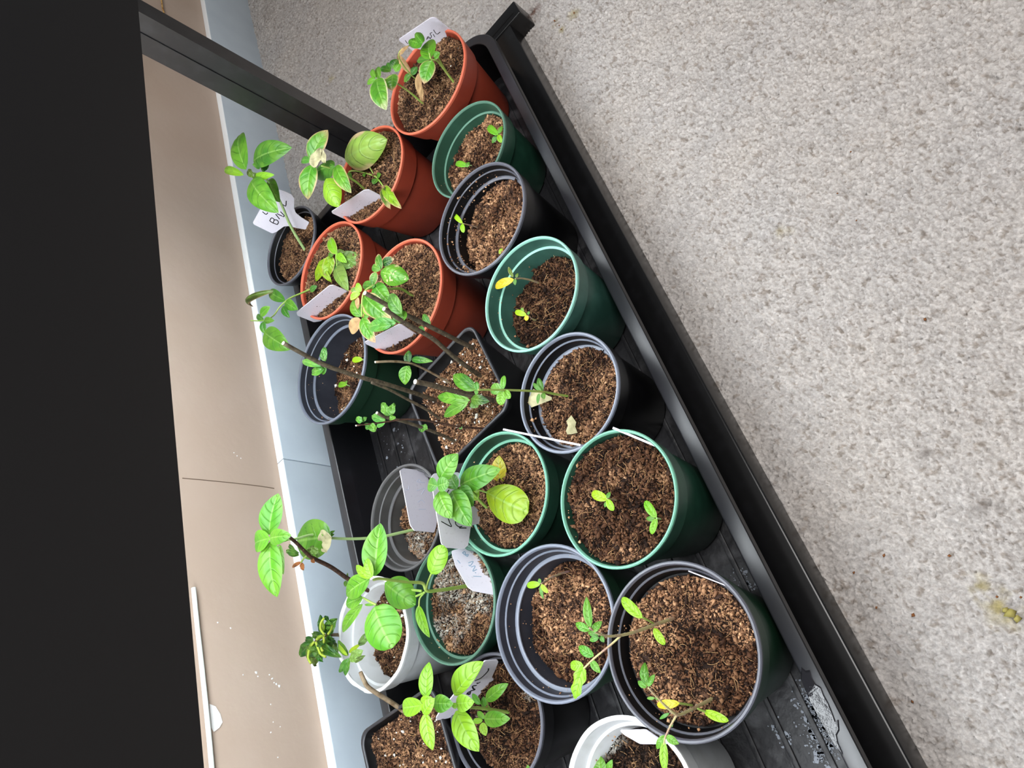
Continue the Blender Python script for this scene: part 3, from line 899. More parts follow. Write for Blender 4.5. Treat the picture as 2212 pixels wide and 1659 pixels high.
for args in (('P3', 150, 1, -40, 170), ('P9', 70, 2, 40, 330), ('P4', 26, 3, 0, 180), ('P12', 60, 4, 30, 250), ('P8', 26, 5, 40, 260), ('P7', 26, 6, 20, 180), ('P2', 30, 7, 90, 220), ('P5', 16, 8, 40, 180), ('P20', 16, 9, 10, 120), ('P10', 20, 10, 90, 260), ('P6', 14, 11, 20, 180)):
    cling(*args)

# ------------------------------------------------------------------ stems and leaves
class Stem: pass
def stem(key, pts, rad, m, name='stem', tip=None, sink=0.006):
    """pts: photo points from the soil upwards; a third value fixes the height of that point above the table of the tray."""
    p = POTS[key]
    s = Stem()
    b2 = at(pts[0][:2], p.zs)
    for _ in range(4):
        zz = float(p.H(np.array(b2[0]), np.array(b2[1])))
        b2 = at(pts[0][:2], zz)
    P = [b2]
    for q in pts[1:]:
        if len(q) > 2: z = q[2]
        else: z = above(q[:2], b2[:2], p.zs + .001)
        P.append(at(q[:2], z))
    P = np.array(P)
    s.px = np.array([q[:2] for q in pts], float)
    s.P = P
    path = smooth_path(P, 6)
    d0 = path[0] - path[1]
    d0 /= np.linalg.norm(d0)
    path = np.vstack([path[0] + (d0 * .3 + np.array([0, 0, -.7])) * sink, path])
    rr = np.linspace(rad[0], rad[1], len(path)) if isinstance(rad, tuple) else np.full(len(path), rad)
    V, Fc = tube_mesh('x', path, rr, 8)
    s.o = link(name, mesh_py(name, V, Fc), m)
    part_of(s.o, p.root)
    s.key, s.pot = key, p
    if name == 'twig':
        rk = np.random.default_rng(len(path) * 7 + int(pts[0][0]))
        K, Kr = [], []
        for i in range(3, len(path) - 2):
            for _ in range(2):
                d = rk.normal(size=3)
                K.append(path[i] + (path[i + 1] - path[i]) * rk.random() + d / np.linalg.norm(d) * rr[i] * .95)
                Kr.append(rr[i] * rk.uniform(.10, .24))
        Vk, Fk, Ck = crumbs(np.array(K), np.array(Kr), np.tile(lin(165, 155, 135), (len(K), 1)), 5)
        sub(link('lenticel', mesh_np('lenticel', Vk, Fk, Ck), MT['soil'], kind='stuff'), s.o)
    if tip is not None:
        e = path[-1] - path[-3]
        e /= np.linalg.norm(e)
        V, Fc = tube_mesh('x', [path[-1] - e * .0001, path[-1] + e * .0006], rr[-1] * .97, 8)
        sub(link('cut_end', mesh_py('cut_end', V, Fc), tip), s.o)
    return s
def z_on(s, q):
    """height of the stem where it passes photo point q"""
    best = (1e9, s.P[0][2])
    for i in range(len(s.px) - 1):
        a, b = s.px[i], s.px[i + 1]
        d = b - a
        t = np.clip(((np.array(q) - a) @ d) / (d @ d + 1e-9), 0, 1)
        e = np.linalg.norm(a + d * t - np.array(q))
        if e < best[0]: best = (e, s.P[i][2] * (1 - t) + s.P[i + 1][2] * t)
    return best[1]
COLS = dict((k, tuple(c * f for c, f in zip(v, (.66, .57, .42)))) for k, v in dict(b=lin(100, 186, 62), y=lin(150, 200, 50), l=lin(140, 210, 62), g=lin(76, 158, 64), d=lin(44, 110, 44), t=lin(120, 150, 70), m=lin(96, 176, 86), p=lin(160, 206, 118), Y=lin(206, 206, 70), o=lin(96, 122, 62), e=lin(112, 150, 96)).items())
PROF = dict(ovate=(.62, .82), round=(.5, .5), lance=(.75, 1.0), cot=(.55, .55), tri=(.30, 1.05), obov=(.80, .48))
LEAF_N = [0]
def twig_side(path, r, m, par, name='petiole'):
    V, Fc = tube_mesh('x', smooth_path(path, 5), r, 6)
    return sub(link(name, mesh_py(name, V, Fc), m), par)
def blade(par, B, T, wpx, col, mt='leaf', prof='ovate', arch=.10, fold=.18, roll=0.0, puff=.7, crumple=0.0, curl=0.0, serr=0.0, lobes=0, name='leaf', nt_=18, nu=14, asym=0.0):
    LEAF_N[0] += 1
    r = np.random.default_rng(500 + LEAF_N[0])
    ax = T - B
    L = np.linalg.norm(ax)
    ax = ax / L
    mid = (B + T) / 2
    tc = CAMP - mid
    tc /= np.linalg.norm(tc)
    n = np.array([0, 0, .8]) + tc * .6
    n = n - ax * (n @ ax)
    n /= np.linalg.norm(n)
    sd = np.cross(n, ax)
    if roll:
        a = math.radians(roll)
        n, sd = n * math.cos(a) + sd * math.sin(a), sd * math.cos(a) - n * math.sin(a)
    pxl = np.linalg.norm(px(mid + sd * .002) - px(mid - sd * .002)) / .004     # pixels per metre across the blade
    dirp = px(T) - px(B)
    dirp /= np.linalg.norm(dirp) + 1e-9
    v = (px(mid + sd * .002) - px(mid - sd * .002)) / .004
    perp = abs(v[0] * -dirp[1] + v[1] * dirp[0])
    W = wpx / max(perp, .35 * pxl)
    a_, b_ = PROF[prof]
    tm = a_ / (a_ + b_)
    pk = tm ** a_ * (1 - tm) ** b_
    V, uv = [], []
    ph = r.uniform(0, 6.28, 4)
    for i in range(nt_ + 1):
        t = i / nt_
        w = (max(t, .0) ** a_ * max(1 - t, 0) ** b_) / pk
        w = max(w, .035 if t < .5 else .0)
        if lobes:
            w *= 1 - .38 * (0.5 + 0.5 * math.cos(2 * math.pi * lobes * t)) * (1 if .12 < t < .9 else 0)
        if serr: w *= 1 + serr * ((i * 2.0) % 2 - .5) * (1 if 0 < t < 1 else 0)
        for j in range(nu + 1):
            u = j / nu * 2 - 1
            x = u * w * W / 2 * (1 + asym * u)
            zz = arch * L * 4 * t * (1 - t) * (1 - .25 * u * u)
            zz += fold * abs(u) * w * W / 2 - fold * .3 * w * W / 2
            zz -= curl * (u * u) * w * W / 2
            q = abs(u)
            lv = ((t - .24 * q ** 1.5) * 5 + .5) % 1
            zz += puff * .075 * W * math.sin(math.pi * lv) * math.sin(math.pi * min(q * 1.02, 1)) * w
            if crumple:
                zz += crumple * W * (math.sin(9 * t + ph[0]) * math.sin(3.2 * u + ph[1]) * .32 + math.sin(15 * t + ph[2] + 4 * u) * .14)
                x *= 1 - crumple * .35 * (0.5 + .5 * math.sin(7 * t + ph[3]))
            dn = 0
            V.append(B + ax * (t * L + dn) + sd * x + n * zz)
            uv.append((j / nu, t))
    Fc = []
    k = nu + 1
    for i in range(nt_):
        for j in range(nu):
            Fc.append((i * k + j, i * k + j + 1, (i + 1) * k + j + 1, (i + 1) * k + j))
    V = np.array(V)
    # two skins a paper's thickness apart
    if prof == 'cot' and mt == 'leaf': mt = 'cot'
    me = mesh_py(name, V, Fc, uv)
    o = link(name, me, MT[mt])
    cc = np.array(COLS[col]) * r.uniform(.86, 1.14) * np.array([r.uniform(.85, 1.12), 1, r.uniform(.8, 1.1)])
    if prof == 'cot': cc = cc * np.array([2.0, 1.65, .9])
    elif col in ('l', 'y', 'Y'): cc = cc * np.array([1.35, 1.28, 1.0])
    o.color = (*map(float, np.minimum(cc, .85)), 1)
    if par is not None: sub(o, par)
    return o
def leaves(s, fr, w0, *specs):
    """specs: (base, tip, width in crop pixels, colour, options)"""
    sc = w0
    for sp in specs:
        bq, tq, w, col = sp[:4]
        kw = dict(sp[4]) if len(sp) > 4 else {}
        b, t = fr(bq, tq)
        zb = kw.pop('z', None)
        if zb is None: zb = z_on(s, b[:2])
        zb += kw.pop('dz', 0)
        slope = kw.pop('s', -.12)
        B = at(b[:2], zb)
        zt = zb
        for _ in range(4):
            T = at(t[:2], zt)
            zt = zb + slope * np.linalg.norm(T - B)
            p = s.pot
            if np.hypot(*(T[:2] - p.c)) < p.R * 1.02: zt = max(zt, p.zs + .004)
            else: zt = max(zt, .065)
        T = at(t[:2], zt)
        nm = kw.pop('name', 'leaf')
        lab = kw.pop('label', None)
        pet = kw.pop('pet', None)
        o = blade(s.o, B, T, w * sc, col, name=nm, **kw)
        if lab: o['label'] = lab
        if pet is not None:
            q = fr(*pet)
            path = [at(a[:2], z_on(s, a[:2]) if i == 0 else (z_on(s, q[0][:2]) * (1 - i / len(q)) + zb * i / len(q))) for i, a in enumerate(q)] + [B + (T - B) * .06]
            twig_side(path, .0007, MT['stem'], s.o)

SA, SB, SCc, SD, SE, SF, SG, SH = .16878, .13261, .16871, .16878, .15066, .14467, .1567, .15616
S16, S17 = 680 / 2212, 372 / 2212
C = dict(arch=.06)
# --- P1
s = stem('P1', cA((1185, 930), (1085, 800), (975, 665), (900, 640), (875, 560)), (.0012, .0008), MT['stem'])
leaves(s, cA, SA, ((880, 640), (880, 390), 200, 'b'), ((880, 640), (715, 665), 95, 'g'), ((905, 655), (805, 955), 205, 'b', dict(mt='scorch')), ((930, 620), (1010, 555), 95, 'b'),
       ((780, 450), (605, 410), 140, 'b', dict(prof='round', curl=.6, fold=0, dz=.006)), ((790, 430), (695, 305), 125, 'b', dict(prof='round', curl=.6, fold=0, dz=.008)),
       ((730, 820), (790, 1190), 95, 't', dict(mt='dead', crumple=.35, s=-.5, name='withered_leaf')))
s = stem('P1', cA((1150, 880), (1070, 760), (985, 620)), (.001, .0008), MT['stem'])
s = stem('P1', cA((790, 1205), (640, 1075), (500, 975), (450, 940), (400, 850), (310, 900), (205, 890)), (.0011, .0007), MT['stem'])
leaves(s, cA, SA, ((200, 890), (325, 1290), 245, 'b', dict(mt='pale_edge')), ((410, 830), (400, 1045), 180, 'g', dict(mt='scorch')), ((385, 790), (245, 760), 85, 'g'),
       ((400, 760), (470, 640), 120, 'd'), ((385, 770), (330, 690), 65, 'g'), ((240, 880), (210, 740), 95, 'g'), ((190, 900), (75, 955), 75, 'b'), ((185, 880), (135, 770), 70, 'b'),
       ((440, 800), (500, 700), 90, 'b'))
s = stem('P1', cA((710, 900), (640, 840), (530, 700), (480, 590), (520, 510), (620, 465)), (.0007, .0006), MT['stem'])
leaves(s, cA, SA, ((670, 850), (470, 580), 95, 't', dict(mt='dead', crumple=.3, name='withered_leaf')), ((480, 590), (610, 470), 60, 't', dict(mt='dead', crumple=.3, name='withered_leaf')), ((640, 840), (548, 925), 80, 'm'), ((650, 840), (720, 735), 85, 'm'))
# --- P13
s = stem('P13', cB((1190, 1125), (1060, 1010), (960, 945), (870, 870), (740, 800), (640, 780), (480, 740)), (.0014, .0009), MT['stem'])
leaves(s, cB, SB, ((310, 640), (590, 155), 300, 'm', dict(mt='scorch')), ((330, 650), (155, 665), 120, 'm'), ((330, 720), (268, 1290), 300, 'b', dict(mt='scorch')),
       ((700, 740), (360, 900), 280, 'g', dict(curl=.5, fold=0, dz=.004)), ((560, 950), (770, 1410), 330, 'l', dict(curl=.4, fold=.05)), ((720, 740), (975, 1185), 240, 'b', dict(mt='scorch', dz=.004)),
       ((360, 770), (470, 455), 190, 't', dict(mt='ash', crumple=.35, dz=.006, name='withered_leaf')), ((560, 700), (480, 460), 120, 't', dict(mt='ash', crumple=.35, dz=.007, name='withered_leaf')))
s = stem('P13', cB((900, 870), (960, 830), (1060, 825), (1220, 865), (1370, 920), (1440, 1000), (1500, 1085)), (.0011, .0009), MT['stem'])
leaves(s, cB, SB, ((870, 640), (1560, 310), 600, 'p', dict(mt='scorch_side', dz=.012, s=.05, curl=.25, fold=0, prof='ovate', puff=.9, arch=.10, roll=-14, pet=((1340, 890), (1290, 800), (1225, 720)))),
       ((1500, 1085), (1790, 1440), 190, 'l', dict(mt='scorch', crumple=.2, s=-.7)), ((1495, 1090), (1615, 1450), 160, 'o', dict(mt='scorch', crumple=.2, s=-.7)),
       ((1390, 930), (1455, 875), 85, 'g'), ((1390, 950), (1325, 1045), 95, 'g'), ((960, 960), (970, 860), 90, 'g'), ((1190, 850), (1190, 920), 60, 'g'))
# --- P16
s = stem('P16', cC((1062, 1545), (940, 1350), (850, 1180), (750, 940), (620, 700), (500, 590), (400, 560), (320, 560)), (.0020, .0010), MT['stem_pale'])
leaves(s, cC, SCc, ((305, 510), (258, 45), 215, 'b', dict(arch=.12)), ((275, 580), (40, 515), 110, 'l'), ((400, 400), (895, 230), 330, 'g', dict(serr=.12)),
       ((500, 500), (610, 430), 150, 'd', dict(crumple=.3)), ((440, 500), (480, 420), 120, 'g', dict(crumple=.3)), ((390, 640), (670, 580), 115, 'l'),
       ((370, 660), (725, 1065), 340, 'b', dict(serr=.12)), ((600, 640), (740, 930), 180, 'd', dict(dz=-.004)), ((330, 520), (420, 620), 90, 'o', dict(crumple=.3)))
# --- P14
s = stem('P14', cD((530, 500), (520, 420), (510, 330), (515, 285)), (.0012, .0009), MT['stem'])
leaves(s, cD, SD, ((520, 290), (430, 75), 125, 'l', dict(mt='scorch')), ((480, 290), (405, 320), 70, 'g'), ((520, 280), (650, 400), 100, 'l'),
       ((450, 310), (400, 620), 160, 'y', dict(mt='scorch', crumple=.25, s=-.3)), ((420, 340), (250, 640), 130, 'y', dict(crumple=.2, s=-.2)), ((300, 380), (450, 650), 110, 'y', dict(crumple=.2, s=-.2)),
       ((510, 430), (830, 300), 210, 'e', dict(crumple=.18, s=-.1)), ((560, 440), (820, 400), 150, 'e', dict(crumple=.18, s=-.1)), ((505, 455), (668, 760), 180, 'p', dict(s=-.1, asym=.3)), ((480, 410), (450, 525), 100, 'm'), ((520, 250), (640, 270), 60, 'e', dict(crumple=.2)))
s = stem('P14', c7((655, 160), (600, 180), (520, 215), (420, 260), (340, 330), (280, 410), (200, 450), (85, 450)), (.0013, .0006), MT['stem'])
leaves(s, c7, S1, ((385, 280), (250, 195), 95, 'g'), ((385, 290), (495, 355), 95, 'b'), ((360, 330), (425, 425), 60, 'g'), ((170, 405), (255, 330), 70, 'b'), ((200, 450), (292, 450), 60, 'g'),
       ((190, 460), (212, 565), 60, 'g'), ((205, 550), (435, 700), 190, 'b'), ((200, 450), (140, 400), 50, 'g'), ((600, 195), (660, 150), 50, 'm'),
       ((300, 190), (110, 330), 50, 'o', dict(mt='scorch', arch=.35, name='withered_leaf')))
# --- P15
s = stem('P15', cD((1490, 825), (1340, 735), (1190, 735), (1090, 690), (1010, 690), (880, 760), (840, 900), (840, 1100)), (.0014, .0008), MT['stem'])
leaves(s, cD, SD, ((1080, 520), (1445, 610), 280, 'b', dict(mt='spot', puff=1.2, curl=.3, fold=0, dz=.012)), ((1095, 480), (1045, 290), 100, 'g', dict(mt='scorch', dz=.010)), ((1100, 420), (1255, 350), 120, 'd', dict(mt='scorch', dz=.008)),
       ((1080, 490), (970, 450), 110, 'g', dict(dz=.01)), ((1020, 520), (975, 700), 105, 'g', dict(mt='scorch', dz=.01)), ((1000, 690), (1215, 930), 230, 'b', dict(puff=1.0)), ((1010, 700), (850, 690), 120, 'g', dict(dz=.002)),
       ((870, 830), (1225, 1145), 270, 'b', dict(mt='scorch', puff=.8)), ((840, 760), (770, 665), 80, 'l', dict(dz=.004)), ((820, 790), (690, 875), 75, 'l'), ((830, 1090), (715, 890), 140, 'b'),
       ((850, 1080), (830, 920), 80, 'b'), ((860, 1085), (930, 1090), 95, 'b'), ((870, 960), (930, 1080), 80, 'l'), ((840, 1110), (1015, 1425), 175, 'b', dict(mt='scorch')),
       ((830, 1130), (690, 1280), 160, 't', dict(mt='dead', prof='round', name='withered_leaf')), ((790, 840), (790, 1000), 60, 't', dict(mt='dead', crumple=.3, name='withered_leaf')))
# --- P21 cuttings
k1 = stem('P21', c7((2075, 930), (1930, 830), (1790, 720), (1650, 600), (1420, 470), (1330, 410), (1240, 350)), (.0022, .0018), MT['bark'], 'twig', MT['cut'])
leaves(k1, c7, S1, ((1390, 390), (1290, 220), 115, 'm', dict(mt='leaf')), ((1395, 400), (1340, 250), 70, 'm'), ((1380, 470), (1390, 360), 120, 'b'), ((1400, 450), (1310, 410), 70, 'b'), ((1340, 470), (1100, 515), 115, 'm'), ((1300, 490), (1180, 520), 70, 'g'))
k2 = stem('P21', c7((2010, 690), (1830, 600), (1650, 510), (1340, 355), (1075, 212)), (.0022, .0019), MT['bark'], 'twig', MT['cut'])
leaves(k2, c7, S1, ((1640, 490), (1575, 395), 60, 'm'), ((1590, 545), (1540, 505), 50, 'g'), ((1040, 200), (1000, 135), 60, 'l'), ((1020, 210), (945, 260), 55, 'l', dict(mt='scorch')), ((1010, 190), (950, 185), 50, 't', dict(mt='scorch')))
k3 = stem('P21', c7((1690, 1140), (1560, 1095), (1420, 1050), (1230, 990), (1040, 940), (740, 840), (560, 750), (370, 645)), (.0021, .0017), MT['bark'], 'twig', MT['cut'])
leaves(k3, c7, S1, ((730, 800), (720, 680), 70, 'm', dict(crumple=.2)), ((700, 840), (530, 800), 65, 'm'), ((725, 870), (615, 905), 80, 'g', dict(crumple=.25)), ((740, 860), (700, 910), 50, 'g'))
k4 = stem('P21', c7((1720, 1295), (1590, 1210), (1440, 1130), (1290, 1050), (1130, 985)), (.0014, .0012), MT['bark'], 'twig')
k5 = stem('P21', c8((1285, 745), (1090, 700), (850, 640), (720, 605), (590, 578)), (.0023, .0021), MT['bark'], 'twig', MT['cut'])
leaves(k5, c8, S1, ((1105, 650), (915, 520), 115, 'b'), ((1115, 630), (965, 505), 70, 'g', dict(dz=.002)), ((1115, 650), (1115, 575), 55, 'm'), ((1060, 740), (780, 708), 105, 'b'), ((1045, 755), (835, 880), 95, 'b'),
       ((1070, 725), (1230, 750), 90, 'd'), ((1080, 740), (1130, 800), 90, 'd'))
k6 = stem('P21', c8((895, 590), (800, 540), (680, 475), (550, 420), (400, 403), (245, 408)), (.0011, .0010), MT['bark_tan'], 'twig', MT['cut'])
leaves(k6, c8, S1, ((530, 420), (530, 308), 70, 'd'), ((555, 385), (740, 402), 60, 'g'), ((515, 440), (500, 605), 110, 'b'), ((525, 440), (540, 500), 40, 'g'))
k7 = stem('P21', c8((1235, 985), (980, 968), (800, 935), (640, 910), (480, 905), (300, 930), (80, 957)), (.0010, .0006), MT['bark_brown'], 'twig', MT['cut'])
leaves(k7, c8, S1, ((140, 925), (80, 890), 60, 'g', dict(crumple=.35)), ((150, 920), (150, 880), 50, 'g', dict(crumple=.3)), ((200, 940), (250, 1010), 70, 'g', dict(crumple=.35)), ((190, 940), (165, 990), 60, 'g', dict(crumple=.35)), ((980, 965), (985, 990), 30, 'g'))
k8 = stem('P21', c8((940, 1098), (820, 1040), (690, 990), (480, 920), (330, 885), (258, 848)), (.0015, .0013), MT['bark'], 'twig', MT['cut'])
leaves(k8, c8, S1, ((370, 870), (300, 760), 80, 'm', dict(crumple=.3)), ((375, 870), (405, 760), 70, 'm', dict(crumple=.3)), ((330, 910), (210, 875), 75, 'm', dict(crumple=.15)), ((330, 920), (255, 965), 60, 'm', dict(crumple=.15)), ((360, 900), (420, 885), 50, 'g', dict(crumple=.3)), ((655, 950), (640, 1015), 70, 'g', dict(crumple=.25)), ((660, 950), (695, 990), 45, 'm', dict(crumple=.25)))
# --- P5
s = stem('P5', c9((905, 702), (800, 685), (680, 665), (520, 655), (370, 650), (240, 648), (130, 648)), (.0010, .0007), MT['stem'])
leaves(s, c9, S1, ((355, 645), (240, 640), 100, 'm', dict(prof='round')), ((350, 640), (355, 525), 50, 'm', dict(prof='cot')), ((350, 660), (322, 780), 85, 'm', dict(prof='cot')), ((360, 655), (410, 722), 65, 'm', dict(prof='cot')),
       ((130, 648), (115, 585), 45, 'm'), ((125, 650), (110, 690), 35, 'b'), ((690, 660), (650, 545), 55, 'm'), ((680, 660), (605, 590), 40, 'm'), ((690, 675), (705, 728), 45, 'm'), ((660, 680), (645, 770), 32, 'm'))
# --- P6
s = stem('P6', c11((610, 790), (540, 720), (470, 640), (400, 610), (330, 620), (200, 590)), (.0014, .0009), MT['stem'])
leaves(s, c11, S1, ((600, 650), (965, 830), 320, 'y', dict(s=-.05, curl=.15, prof='obov', pet=((480, 630), (540, 635)))), ((725, 575), (712, 335), 135, 'Y', dict(dz=-.01)), ((375, 590), (728, 452), 215, 'b', dict(serr=.08)), ((200, 540), (358, 320), 175, 'b', dict(serr=.08)),
       ((180, 600), (100, 580), 125, 'm', dict(prof='round', dz=.006)), ((180, 600), (280, 570), 125, 'm', dict(prof='round', dz=.006)), ((350, 620), (295, 500), 105, 'm', dict(dz=.006)), ((370, 610), (490, 775), 165, 'm', dict(dz=.005)), ((305, 640), (472, 948), 215, 'b', dict(dz=.004)),
       ((190, 650), (300, 880), 170, 'b'), ((480, 640), (530, 720), 110, 'y', dict(dz=-.006)))
# --- P7
s = stem('P7', c11((1730, 722), (1690, 712), (1645, 712)), (.0007, .0006), MT['stem_purple'], 'seedling')
leaves(s, c11, S1, ((1650, 715), (1512, 658), 85, 'l', dict(prof='cot')), ((1645, 705), (1672, 650), 36, 'b'), ((1645, 715), (1702, 812), 62, 'l', dict(prof='cot')), ((1638, 735), (1626, 785), 26, 'b'))
s = stem('P7', c11((2110, 885), (2095, 882), (2072, 878)), (.0007, .0006), MT['stem_pale'], 'seedling')
leaves(s, c11, S1, ((2072, 872), (1972, 728), 75, 'b', dict(prof='cot')), ((2072, 880), (2028, 1015), 62, 'b', dict(prof='cot')), ((2060, 885), (1982, 880), 45, 'm'))
# --- P8 tomatoes
s = stem('P8', c15((1655, 742), (1580, 770), (1490, 800), (1370, 845), (1250, 880), (1150, 895), (1080, 895), (1000, 868), (935, 825)), (.0012, .0006), MT['stem_tomato'], 'seedling')
TOM1 = s
leaves(s, c15, S1, ((1390, 738), (1212, 565), 95, 'l', dict(prof='cot', dz=.004, pet=((1490, 790), (1440, 760)))), ((1490, 828), (1585, 972), 70, 'l', dict(prof='cot')), ((940, 820), (908, 555), 82, 'b', dict(serr=.12)), ((935, 845), (812, 785), 72, 'b'), ((955, 855), (1042, 768), 72, 'b', dict(serr=.12)),
       ((1010, 885), (920, 865), 52, 'm'), ((1015, 905), (935, 935), 52, 'm'), ((1030, 895), (1060, 950), 42, 'm'))
def branch(key, base_stem, pts, rad, m, name='branch'):
    P = []
    z0 = z_on(base_stem, pts[0])
    q = Stem()
    ref = at(pts[0], z0)
    for i, a in enumerate(pts):
        P.append(at(a[:2], a[2] if len(a) > 2 else z0))
    q.px, q.P, q.key, q.pot = np.array([a[:2] for a in pts], float), np.array(P), key, POTS[key]
    path = smooth_path(P, 6)
    V, Fc = tube_mesh('x', path, np.linspace(*rad, len(path)), 7)
    q.o = part_of(link(name, mesh_py(name, V, Fc), m), POTS[key].root)
    return q
b = branch('P8', s, c15((1200, 897), (1120, 968), (1050, 1025), (960, 1100), (885, 1175)), (.0007, .0006), MT['stem_tomato'])
leaves(b, c15, S1, ((970, 1068), (838, 985), 85, 'b'), ((945, 1105), (1030, 1215), 65, 'b'), ((885, 1160), (805, 1440), 130, 'l', dict(lobes=2)), ((880, 1150), (768, 1150), 90, 'l', dict(prof='round')))
s = stem('P8', c15((1985, 1440), (1930, 1470), (1850, 1510), (1770, 1550), (1690, 1575), (1600, 1510), (1540, 1450), (1440, 1340)), (.0012, .0005), MT['stem_tomato'], 'seedling')
s_main2 = s
leaves(s, c17, S17, ((1285, 590), (1268, 300), 115, 'b', dict(arch=.25)), ((1300, 610), (1395, 455), 80, 'b'), ((1290, 620), (1175, 545), 80, 'b'), ((1395, 760), (1292, 765), 45, 'm'), ((1405, 780), (1435, 748), 40, 'm'),
       ((1710, 825), (1422, 850), 125, 'Y', dict(prof='cot', dz=.002, pet=((1880, 855), (1800, 840)))), ((2030, 930), (2345, 1055), 120, 'l', dict(prof='cot', pet=((1940, 890), (1990, 915)))), ((1580, 955), (1455, 1030), 50, 'm'))
b = branch('P8', s, c17((1680, 970), (1600, 1110), (1530, 1260), (1510, 1360)), (.0007, .0005), MT['stem_tomato'])
leaves(b, c17, S17, ((1605, 1130), (1608, 1090), 45, 'm'), ((1525, 1240), (1418, 1415), 100, 'b'), ((1540, 1250), (1705, 1350), 105, 'b'), ((1515, 1320), (1525, 1720), 115, 'l', dict(serr=.06)))
def hairs(st, n, seed, L=.0016):
    r = np.random.default_rng(seed)
    pa = smooth_path(st.P, 8)
    V, Fc = [], []
    for k in range(n):
        i = min(int(r.beta(.9, 1.3) * (len(pa) - 1)), len(pa) - 2)
        c_ = pa[i] + (pa[i + 1] - pa[i]) * r.random()
        ax = pa[i + 1] - pa[i]
        ax /= np.linalg.norm(ax)
        d = r.normal(size=3)
        d -= ax * (d @ ax)
        d /= np.linalg.norm(d)
        v, f = tube_mesh('x', [c_, c_ + d * L * r.uniform(.5, 1.1) + ax * L * .2], [.00009, .00004], 3, False)
        Fc += [tuple(q + len(V) for q in g) for g in f]
        V += v
    sub(link('hair', mesh_py('hair', V, Fc), MT['hair'], kind='stuff'), st.o)
MT['hair'] = mat('stem_hair', lin(205, 205, 190), .6, .3)
hairs(TOM1, 190, 1)
hairs(s_main2, 190, 2)
hairs(b, 60, 3, .0012)
# --- P9
s = stem('P9', c15((750, 338), (690, 355), (620, 382), (560, 415), (515, 445)), (.0009, .0006), MT['stem_purple'], 'seedling')
leaves(s, c15, S1, ((508, 445), (392, 460), 62, 'l', dict(prof='cot')), ((510, 440), (497, 398), 30, 'm'), ((515, 450), (575, 522), 42, 'l', dict(prof='cot')), ((508, 465), (535, 575), 30, 'm'))
# --- P4
s = stem('P4', c6((862, 528), (810, 508), (760, 494), (700, 485), (650, 490)), (.0010, .0007), MT['stem_purple'], 'seedling')
leaves(s, c6, S1, ((640, 495), (478, 562), 75, 'Y', dict(prof='cot')), ((635, 475), (592, 385), 32, 'o', dict(mt='scorch')), ((650, 490), (652, 545), 32, 'm'), ((660, 480), (675, 440), 26, 'o'))
s = stem('P4', c6((840, 852), (800, 835), (762, 808)), (.0008, .0006), MT['stem_purple'], 'seedling')
leaves(s, c6, S1, ((750, 802), (650, 772), 52, 'y', dict(prof='cot')), ((725, 775), (702, 740), 32, 'p'), ((760, 805), (742, 850), 38, 'Y', dict(prof='cot')), ((760, 800), (775, 770), 22, 'm'))
# --- P3
s = stem('P3', c4((735, 1168), (670, 1148), (600, 1132)), (.0008, .0006), MT['stem_purple'], 'seedling')
leaves(s, c4, S1, ((598, 1130), (520, 1045), 42, 'l', dict(prof='cot')), ((592, 1135), (608, 1210), 42, 'l', dict(prof='cot')))
s = stem('P3', c4((938, 1375), (930, 1368)), (.0006, .0005), MT['stem_pale'], 'seedling', sink=.003)
leaves(s, c4, S1, ((940, 1345), (915, 1395), 30, 'y', dict(prof='cot')))
# --- P2
s = stem('P2', c4((925, 372), (908, 368)), (.0007, .0006), MT['stem_pale'], 'seedling', sink=.004)
leaves(s, c4, S1, ((905, 365), (815, 292), 65, 'b', dict(prof='cot')), ((910, 355), (940, 288), 36, 'b'), ((905, 365), (935, 432), 46, 'l', dict(prof='cot')), ((895, 380), (850, 435), 42, 'm'))
s = stem('P2', c4((690, 630), (645, 630)), (.0007, .0006), MT['stem_pale'], 'seedling', sink=.004)
leaves(s, c4, S1, ((640, 632), (537, 612), 55, 'b', dict(prof='cot')), ((630, 645), (655, 600), 36, 'b'))
# --- P12
s = stem('P12', c7((1075, 790), (1050, 788)), (.0007, .0006), MT['stem_pale'], 'seedling', sink=.004)
leaves(s, c7, S1, ((1052, 785), (962, 792), 52, 'l', dict(prof='cot', s=.2)))
s = stem('P12', c7((945, 1015), (915, 1005)), (.0007, .0006), MT['stem_pale'], 'seedling', sink=.004)
leaves(s, c7, S1, ((920, 1000), (842, 1008), 50, 'b', dict(prof='cot')), ((915, 990), (910, 970), 25, 'b'))
# --- P11
s = stem('P11', c10((1400, 770), (1250, 805), (1100, 838), (950, 852), (800, 855), (665, 848), (500, 820), (330, 860), (130, 860)), (.0016, .0010), MT['stem_pale'])
leaves(s, c10, S1, ((660, 838), (365, 880), 345, 'b', dict(prof='round', dz=.014, s=-.02, curl=.15, fold=0)), ((125, 820), (205, 462), 195, 'b', dict(dz=.022, puff=.4)), ((130, 850), (318, 825), 140, 'b', dict(dz=.026, prof='ovate')), ((130, 850), (5, 895), 180, 'b', dict(dz=.026, prof='round')),
       ((135, 880), (195, 1360), 215, 'b', dict(dz=.022, puff=.4)), ((215, 905), (250, 1165), 80, 'd', dict(dz=-.01)), ((645, 815), (695, 785), 25, 'g'), ((650, 830), (690, 815), 25, 'g'))
o = leaves(s, c10, S1, ((668, 845), (570, 900), 190, 'p', dict(mt='ash', prof='round', dz=.0165, crumple=.22, s=-.02, name='mould_patch')))
